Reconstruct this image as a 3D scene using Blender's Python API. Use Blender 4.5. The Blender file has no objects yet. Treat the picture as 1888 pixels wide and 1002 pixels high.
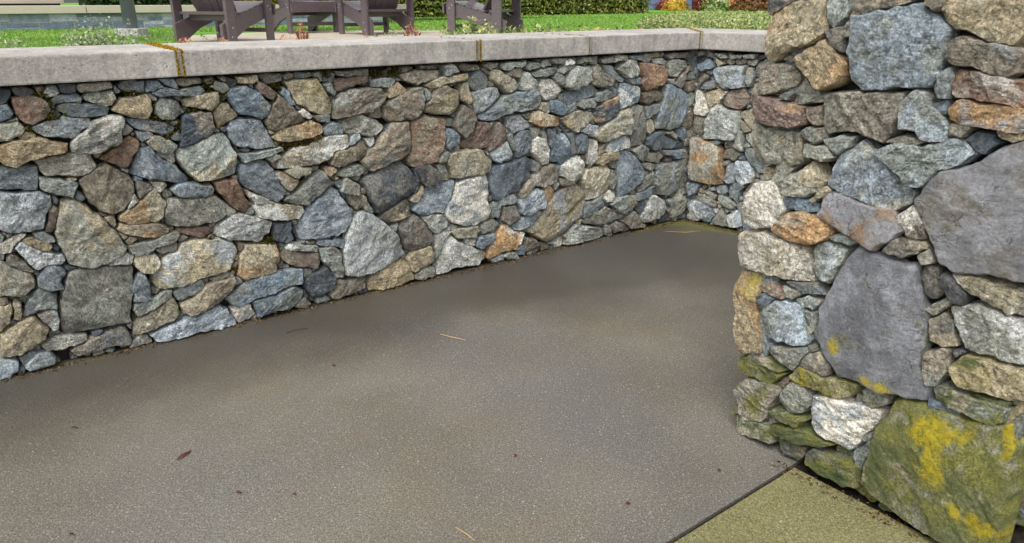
import bpy, math, random
import numpy as np
from mathutils import Vector, noise
S = bpy.context.scene
# ------------------------------------------------------------ camera, light, exposure
F_PX, CX, CY, EYE = 1364.0, 944.0, 501.0, 1.6
PITCH = math.atan(501/F_PX)
cam = bpy.data.cameras.new('camera'); co = bpy.data.objects.new('camera', cam)
S.collection.objects.link(co); S.camera = co
co.location = (0, 0, EYE); co.rotation_euler = (math.pi/2-PITCH, 0, 0)
cam.sensor_fit = 'HORIZONTAL'; cam.sensor_width = 36; cam.lens = 36*F_PX/1888
cam.clip_start = 0.05; cam.clip_end = 500
SUN_EL, SUN_AZ = math.radians(59), math.radians(200)      # azimuth clockwise from +Y
w = bpy.data.worlds.new('World'); S.world = w; w.use_nodes = True
nt = w.node_tree; bg = nt.nodes['Background']
sky = nt.nodes.new('ShaderNodeTexSky'); sky.sky_type = 'NISHITA'; sky.sun_disc = False
sky.sun_elevation = SUN_EL; sky.sun_rotation = SUN_AZ; sky.dust_density = 3; sky.air_density = 1.0
hsv = nt.nodes.new('ShaderNodeHueSaturation'); hsv.inputs['Saturation'].default_value = 0.16   # cloud cover
nt.links.new(sky.outputs[0], hsv.inputs['Color']); nt.links.new(hsv.outputs[0], bg.inputs['Color'])
bg.inputs['Strength'].default_value = 0.12
sl = bpy.data.lights.new('sun', 'SUN'); so = bpy.data.objects.new('sun', sl); S.collection.objects.link(so)
sl.energy = 1.2; sl.angle = math.radians(35); sl.color = (1, .97, .93)
sd = Vector((math.sin(SUN_AZ)*math.cos(SUN_EL), math.cos(SUN_AZ)*math.cos(SUN_EL), math.sin(SUN_EL)))
so.rotation_euler = sd.to_track_quat('Z', 'Y').to_euler(); so.location = (0, -3, 8)
S.view_settings.view_transform = 'Standard'; S.view_settings.look = 'None'
S.view_settings.exposure = 0.92; S.view_settings.gamma = 1
S.render.engine = 'CYCLES'
# ------------------------------------------------------------ helpers
C = S.collection
rnd = random.Random(7); NR = np.random.default_rng(7)
def lin(c): return tuple(((v/255)/12.92 if v/255 <= .04045 else ((v/255+.055)/1.055)**2.4) for v in c)
def tag(o, label=None, cat=None, group=None, kind=None):
    if label: o['label'] = label
    if cat: o['category'] = cat
    if group: o['group'] = group
    if kind: o['kind'] = kind
    return o
def empty(name, loc, rz=0):
    o = bpy.data.objects.new(name, None); C.objects.link(o); o.location = loc; o.rotation_euler[2] = rz
    o.empty_display_size = .1
    return o
def mesh_obj(name, V, Fc, mat, parent=None, smooth=False):
    me = bpy.data.meshes.new(name); me.from_pydata([tuple(v) for v in V], [], [tuple(f) for f in Fc]); me.update()
    if smooth: me.shade_smooth()
    me.materials.append(mat)
    o = bpy.data.objects.new(name, me); C.objects.link(o)
    if parent:
        o.parent = parent
        bpy.context.view_layer.update()
        o.matrix_parent_inverse = parent.matrix_world.inverted()
    return o
class MB:
    def __init__(s): s.V = []; s.F = []
    def prism(s, pts, ext):          # pts: 3D loop, ext: extrusion vector
        n = len(pts); b = len(s.V); e = Vector(ext)
        s.V += [tuple(Vector(p)) for p in pts] + [tuple(Vector(p)+e) for p in pts]
        s.F.append(tuple(range(b+n-1, b-1, -1))); s.F.append(tuple(range(b+n, b+2*n)))
        for i in range(n):
            j = (i+1) % n; s.F.append((b+i, b+j, b+n+j, b+n+i))
    def box(s, lo, hi):
        s.prism([(lo[0],lo[1],lo[2]),(hi[0],lo[1],lo[2]),(hi[0],hi[1],lo[2]),(lo[0],hi[1],lo[2])], (0,0,hi[2]-lo[2]))
    def build(s, name, mat, parent=None, bevel=0, local=True):
        me = bpy.data.meshes.new(name); me.from_pydata(s.V, [], s.F); me.update()
        import bmesh
        bm = bmesh.new(); bm.from_mesh(me); bmesh.ops.recalc_face_normals(bm, faces=bm.faces)
        if bevel: bmesh.ops.bevel(bm, geom=list(bm.edges), offset=bevel, segments=2, affect='EDGES', profile=.6)
        bm.to_mesh(me); bm.free(); me.materials.append(mat)
        o = bpy.data.objects.new(name, me); C.objects.link(o)
        if parent: o.parent = parent
        return o
def ray(x, y):
    u = (x-CX)/F_PX; v = (CY-y)/F_PX
    return np.array([u, math.cos(PITCH)+v*math.sin(PITCH), -math.sin(PITCH)+v*math.cos(PITCH)])
def G(x, y, z=0.0):
    d = ray(x, y); return np.array([0, 0, EYE]) + d*((z-EYE)/d[2])
def PL(x, y, a, n):
    d = ray(x, y); o = np.array([0, 0, EYE]); return o + d*(np.dot(a-o, n)/np.dot(d, n))
# ------------------------------------------------------------ node helpers
def newmat(name):
    m = bpy.data.materials.new(name); m.use_nodes = True
    t = m.node_tree; return m, t, t.nodes['Principled BSDF']
def N(t, typ, **kw):
    n = t.nodes.new(typ)
    for k, v in kw.items():
        if k in n.inputs.keys(): n.inputs[k].default_value = v
        else: setattr(n, k, v)
    return n
def noise_n(t, vec, scale, detail=4, rough=.6, dist=0):
    n = N(t, 'ShaderNodeTexNoise', Scale=scale, Detail=detail, Roughness=rough, Distortion=dist)
    if vec is not None: t.links.new(vec, n.inputs['Vector'])
    return n.outputs['Fac']
def ramp(t, fac, a, b, smooth=True):
    n = N(t, 'ShaderNodeMapRange'); n.interpolation_type = 'SMOOTHSTEP' if smooth else 'LINEAR'
    n.inputs['From Min'].default_value = a; n.inputs['From Max'].default_value = b
    t.links.new(fac, n.inputs['Value']); return n.outputs['Result']
def rng(t, fac, a, b, c, d):
    n = N(t, 'ShaderNodeMapRange'); t.links.new(fac, n.inputs['Value'])
    for k, v in zip(('From Min','From Max','To Min','To Max'), (a, b, c, d)): n.inputs[k].default_value = v
    return n.outputs['Result']
def mth(t, op, a, b=None, clamp=False):
    n = N(t, 'ShaderNodeMath', operation=op, use_clamp=clamp)
    for i, v in enumerate((a, b)):
        if v is None: continue
        if isinstance(v, (int, float)): n.inputs[i].default_value = v
        else: t.links.new(v, n.inputs[i])
    return n.outputs[0]
def mix(t, fac, a, b, blend='MIX'):
    n = N(t, 'ShaderNodeMix', data_type='RGBA', blend_type=blend)
    for s, v in ((n.inputs['Factor'], fac), (n.inputs[6], a), (n.inputs[7], b)):
        if isinstance(v, (int, float)): s.default_value = v
        elif isinstance(v, tuple): s.default_value = (*v[:3], 1)
        else: t.links.new(v, s)
    return n.outputs[2]
def attr(t, name):
    return N(t, 'ShaderNodeAttribute', attribute_name=name)
def scaleby(t, col, fac):     # multiply a colour by a scalar
    n = N(t, 'ShaderNodeVectorMath', operation='SCALE'); t.links.new(col, n.inputs[0]); t.links.new(fac, n.inputs['Scale'])
    return n.outputs[0]
def bump(t, h, dist, strength=1.0, prev=None):
    n = N(t, 'ShaderNodeBump', Strength=strength, Distance=dist); t.links.new(h, n.inputs['Height'])
    if prev is not None: t.links.new(prev, n.inputs['Normal'])
    return n.outputs['Normal']
def pos(t): return N(t, 'ShaderNodeNewGeometry').outputs['Position']
def simple(name, rgb, rough=.7, var=.15, scale=8, bmp=.0, bscale=80, spec=.3):
    m, t, b = newmat(name); p = pos(t)
    k = rng(t, noise_n(t, p, scale, 5), .25, .75, 1-var, 1+var)
    k2 = rng(t, noise_n(t, p, scale*11, 4), .25, .75, 1-var*.6, 1+var*.6)
    c = N(t, 'ShaderNodeRGB'); c.outputs[0].default_value = (*lin(rgb), 1)
    t.links.new(scaleby(t, scaleby(t, c.outputs[0], k), k2), b.inputs['Base Color'])
    b.inputs['Roughness'].default_value = rough; b.inputs['Specular IOR Level'].default_value = spec
    if bmp: t.links.new(bump(t, noise_n(t, p, bscale, 5), bmp), b.inputs['Normal'])
    return m
# ------------------------------------------------------------ materials
def rock_mat():
    m, t, b = newmat('rock')
    p = pos(t); sd = attr(t, 'seed').outputs['Fac']
    cmb = N(t, 'ShaderNodeCombineXYZ')
    for i, k in enumerate((17.3, 9.1, 5.7)): t.links.new(mth(t, 'MULTIPLY', sd, k), cmb.inputs[i])
    va = N(t, 'ShaderNodeVectorMath', operation='ADD'); t.links.new(p, va.inputs[0]); t.links.new(cmb.outputs[0], va.inputs[1])
    q = va.outputs[0]
    # schist grain: noise squeezed along a direction turned per stone
    rot = N(t, 'ShaderNodeVectorRotate', rotation_type='AXIS_ANGLE'); rot.inputs['Axis'].default_value = (.5, -.8, .15)
    t.links.new(q, rot.inputs['Vector']); t.links.new(mth(t, 'MULTIPLY', sd, 2.4), rot.inputs['Angle'])
    mp = N(t, 'ShaderNodeMapping'); mp.inputs['Scale'].default_value = (1, 1, 4.5); t.links.new(rot.outputs[0], mp.inputs['Vector'])
    grain = noise_n(t, mp.outputs[0], 34, 8, .74, .5)
    A = attr(t, 'col_a').outputs['Color']; B = attr(t, 'col_b').outputs['Color']
    big = noise_n(t, q, 7, 6, .62, .5)
    c = mix(t, ramp(t, big, .47, .60), A, B)
    calm = attr(t, 'calm').outputs['Fac']
    def calmed(v_):
        n_ = N(t, 'ShaderNodeMix', data_type='FLOAT'); t.links.new(mth(t, 'MULTIPLY', calm, .55), n_.inputs[0]); t.links.new(v_, n_.inputs[2]); n_.inputs[3].default_value = 1.0
        return n_.outputs[0]
    c = scaleby(t, c, rng(t, noise_n(t, q, 4, 5, .6, 1.2), .3, .7, .74, 1.26))
    mid = noise_n(t, q, 55, 8, .78)
    fine = noise_n(t, q, 140, 6, .8)
    vf = noise_n(t, q, 520, 3, .7)
    c = scaleby(t, c, calmed(rng(t, grain, .34, .66, .55, 1.46)))
    c = scaleby(t, c, calmed(rng(t, mid, .35, .65, .52, 1.5)))
    c = scaleby(t, c, calmed(rng(t, fine, .37, .63, .45, 1.6)))
    # pale weathered crusts and light mineral flecks
    crust = mth(t, 'MULTIPLY', ramp(t, noise_n(t, q, 12, 8, .75, .8), .56, .68), ramp(t, fine, .42, .6))
    c = mix(t, mth(t, 'MULTIPLY', crust, .8), c, lin((196, 198, 190)))
    fl = ramp(t, vf, .64, .74); c = mix(t, mth(t, 'MULTIPLY', fl, .5), c, lin((215, 212, 205)))
    dk = mth(t, 'MULTIPLY', ramp(t, noise_n(t, q, 30, 8, .8), .56, .70), .55); c = mix(t, dk, c, lin((62, 60, 56)))
    # hairline cracks
    cr = N(t, 'ShaderNodeTexVoronoi', feature='DISTANCE_TO_EDGE', Scale=11.0); 
    wv = N(t, 'ShaderNodeVectorMath', operation='ADD'); t.links.new(mp.outputs[0], wv.inputs[0])
    nn = N(t, 'ShaderNodeTexNoise', Scale=14.0, Detail=5.0); t.links.new(q, nn.inputs['Vector'])
    ns = N(t, 'ShaderNodeVectorMath', operation='SCALE'); t.links.new(nn.outputs['Color'], ns.inputs[0]); ns.inputs['Scale'].default_value = .22
    t.links.new(ns.outputs[0], wv.inputs[1]); t.links.new(wv.outputs[0], cr.inputs['Vector'])
    crack = mth(t, 'MULTIPLY', ramp(t, cr.outputs['Distance'], .028, .0), ramp(t, noise_n(t, q, 9, 3), .5, .6))
    c = mix(t, mth(t, 'MULTIPLY', crack, .6), c, lin((58, 54, 50)))
    # moss and lichen
    mo = attr(t, 'moss').outputs['Fac']; li = attr(t, 'lich').outputs['Fac']
    mn = noise_n(t, q, 9, 9, .72, .3)
    mf = ramp(t, mth(t, 'ADD', mn, mth(t, 'MULTIPLY', mo, .42)), .60, .76)
    mf = mth(t, 'MULTIPLY', mf, ramp(t, mo, .0, .10))
    mcol = mix(t, ramp(t, fine, .35, .65), lin((92, 96, 34)), lin((172, 168, 70)))
    mcol = mix(t, ramp(t, big, .4, .62), mcol, lin((90, 106, 58)))
    c = mix(t, mth(t, 'MULTIPLY', mf, .86), c, mcol)
    ln_ = noise_n(t, q, 4.6, 10, .68, .3)
    lf = ramp(t, mth(t, 'ADD', ln_, mth(t, 'MULTIPLY', li, .24)), .69, .80)
    lf = mth(t, 'MULTIPLY', lf, ramp(t, mth(t, 'ADD', fine, mth(t, 'MULTIPLY', mid, .6)), .60, .80))
    lf = mth(t, 'MULTIPLY', lf, ramp(t, li, .01, .06))
    c = mix(t, mth(t, 'MULTIPLY', lf, .86), c, mix(t, ramp(t, mid, .4, .6), lin((176, 166, 34)), lin((226, 198, 44))))
    lo_ = ramp(t, mth(t, 'ADD', ln_, mth(t, 'MULTIPLY', li, .30)), .58, .82)      # thin outer crust in specks
    sp_ = ramp(t, noise_n(t, q, 60, 9, .85), .52, .60)
    c = mix(t, mth(t, 'MULTIPLY', mth(t, 'MULTIPLY', lo_, sp_), mth(t, 'MULTIPLY', ramp(t, li, .01, .2), .75)), c, lin((190, 176, 60)))
    t.links.new(c, b.inputs['Base Color'])
    t.links.new(rng(t, mid, .3, .7, .55, .85), b.inputs['Roughness'])
    b.inputs['Specular IOR Level'].default_value = .35
    nrm = bump(t, grain, .011)
    nrm = bump(t, mid, .010, 1, nrm)
    nrm = bump(t, mth(t, 'SUBTRACT', fine, mth(t, 'MULTIPLY', crack, .7)), .007, 1, nrm)
    t.links.new(nrm, b.inputs['Normal'])
    return m
def concrete_mat():       # pale cast concrete of the coping
    m, t, b = newmat('coping_concrete'); p = pos(t)
    c = mix(t, ramp(t, noise_n(t, p, 3, 8, .7), .35, .65), lin((164, 159, 153)), lin((190, 185, 178)))
    c = scaleby(t, c, rng(t, noise_n(t, p, 55, 7, .75), .34, .66, .72, 1.25))
    c = scaleby(t, c, rng(t, noise_n(t, p, 160, 5, .8), .36, .64, .82, 1.17))
    mp = N(t, 'ShaderNodeMapping'); mp.inputs['Scale'].default_value = (9, 9, .6); t.links.new(p, mp.inputs['Vector'])
    c = mix(t, mth(t, 'MULTIPLY', ramp(t, noise_n(t, mp.outputs[0], 2.2, 6, .7), .48, .66), .28), c, lin((108, 104, 98)))
    c = mix(t, mth(t, 'MULTIPLY', ramp(t, noise_n(t, p, 11, 9, .8), .46, .62), .42), c, lin((120, 116, 110)))
    v = N(t, 'ShaderNodeTexVoronoi', Scale=42.0); t.links.new(p, v.inputs['Vector'])
    pit = mth(t, 'MULTIPLY', ramp(t, v.outputs['Distance'], .17, .08), ramp(t, noise_n(t, p, 14, 3), .5, .6))
    c = mix(t, mth(t, 'MULTIPLY', pit, .65), c, lin((82, 78, 74)))
    gr = mth(t, 'MULTIPLY', ramp(t, noise_n(t, p, 5, 10, .88), .57, .64), .75); c = mix(t, gr, c, lin((88, 84, 66)))
    t.links.new(c, b.inputs['Base Color']); b.inputs['Roughness'].default_value = .8; b.inputs['Specular IOR Level'].default_value = .3
    h = mth(t, 'SUBTRACT', noise_n(t, p, 90, 6, .7), pit)
    t.links.new(bump(t, h, .004), b.inputs['Normal'])
    return m
def pavement_mat(name, a, c2, mossy):
    m, t, b = newmat(name); p = pos(t)
    c = mix(t, ramp(t, noise_n(t, p, 1.3, 4, .5, .1), .28, .72), lin(a), lin(c2))
    # brownish to one end, bluer to the other, as broad cement batches
    c = mix(t, mth(t, 'MULTIPLY', ramp(t, noise_n(t, p, .55, 3), .4, .62), .5), c, lin((94, 94, 95)) if not mossy else lin((92, 92, 46)))
    if not mossy: c = mix(t, mth(t, 'MULTIPLY', ramp(t, noise_n(t, p, .8, 8, .7, .3), .46, .64), .5), c, lin((110, 98, 80)))
    f1 = noise_n(t, p, 170, 5, .8); f2 = noise_n(t, p, 90, 6, .7)
    c = scaleby(t, c, rng(t, f1, .38, .62, .42, 1.6)); c = scaleby(t, c, rng(t, f2, .3, .7, .74, 1.26))
    # exposed aggregate
    v = N(t, 'ShaderNodeTexVoronoi', Scale=170.0); t.links.new(p, v.inputs['Vector'])
    sp = N(t, 'ShaderNodeSeparateColor'); t.links.new(v.outputs['Color'], sp.inputs[0])
    g = mth(t, 'MULTIPLY', ramp(t, v.outputs['Distance'], .42, .25), ramp(t, sp.outputs[0], .80, .88))
    c = mix(t, mth(t, 'MULTIPLY', g, .6), c, lin((188, 182, 168)))
    g2 = mth(t, 'MULTIPLY', ramp(t, v.outputs['Distance'], .45, .3), ramp(t, sp.outputs[1], .84, .9))
    c = mix(t, mth(t, 'MULTIPLY', g2, .6), c, lin((54, 50, 48)))
    v2 = N(t, 'ShaderNodeTexVoronoi', Scale=26.0); t.links.new(p, v2.inputs['Vector'])
    s2 = N(t, 'ShaderNodeSeparateColor'); t.links.new(v2.outputs['Color'], s2.inputs[0])
    g3 = mth(t, 'MULTIPLY', ramp(t, v2.outputs['Distance'], .11, .07), ramp(t, s2.outputs[0], .70, .74))
    c = mix(t, mth(t, 'MULTIPLY', g3, .45), c, lin((205, 200, 190)))
    # damp: soaked band along the foot of the walls, patchy elsewhere
    at = attr(t, 'damp').outputs['Fac']
    dn = noise_n(t, p, 1.6, 5, .55, .2)
    d = ramp(t, mth(t, 'ADD', mth(t, 'MULTIPLY', at, .72), mth(t, 'ADD', mth(t, 'MULTIPLY', dn, .55), .22)), .52, 1.08)
    dc = mix(t, .5, lin((66, 62, 60)), c)
    c = mix(t, mth(t, 'MULTIPLY', d, .82), c, scaleby(t, dc, N_val(t, .62)))
    # algae
    al = attr(t, 'algae').outputs['Fac']
    an = noise_n(t, p, 5, 9, .75, .3)
    af = ramp(t, mth(t, 'ADD', mth(t, 'MULTIPLY', al, .55), an), .70, 1.0)
    c = mix(t, mth(t, 'MULTIPLY', af, .7), c, mix(t, ramp(t, f1, .35, .65), lin((78, 82, 38)), lin((128, 126, 66))))
    t.links.new(c, b.inputs['Base Color'])
    t.links.new(rng(t, d, 0, 1, .78, .42), b.inputs['Roughness']); b.inputs['Specular IOR Level'].default_value = .4
    h = mth(t, 'ADD', f1, mth(t, 'MULTIPLY', v.outputs['Distance'], -.8))
    t.links.new(bump(t, h, .0016), b.inputs['Normal'])
    return m
def N_val(t, v):
    n = N(t, 'ShaderNodeValue'); n.outputs[0].default_value = v; return n.outputs[0]
def leaf_mat(name, cols, rough=.5):
    m, t, b = newmat(name); f = attr(t, 'tint').outputs['Fac']
    r = N(t, 'ShaderNodeValToRGB'); t.links.new(f, r.inputs[0])
    e = r.color_ramp.elements
    while len(e) < len(cols): e.new(.5)
    for i, c in enumerate(cols): e[i].position = i/(len(cols)-1); e[i].color = (*lin(c), 1)
    t.links.new(r.outputs[0], b.inputs['Base Color']); b.inputs['Roughness'].default_value = rough
    b.inputs['Specular IOR Level'].default_value = .3
    tr = N(t, 'ShaderNodeBsdfTranslucent'); t.links.new(r.outputs[0], tr.inputs[0])
    ms = N(t, 'ShaderNodeMixShader', Fac=.25); t.links.new(b.outputs[0], ms.inputs[1]); t.links.new(tr.outputs[0], ms.inputs[2])
    t.links.new(ms.outputs[0], t.nodes['Material Output'].inputs[0])
    return m
ROCK = rock_mat(); CONC = concrete_mat()
MORTAR = simple('dark_mortar', (52, 48, 43), .95, .4, 20, .02, 60)
JOINT = simple('coping_mortar', (150, 146, 136), .9, .2, 30, .004, 120)
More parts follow.
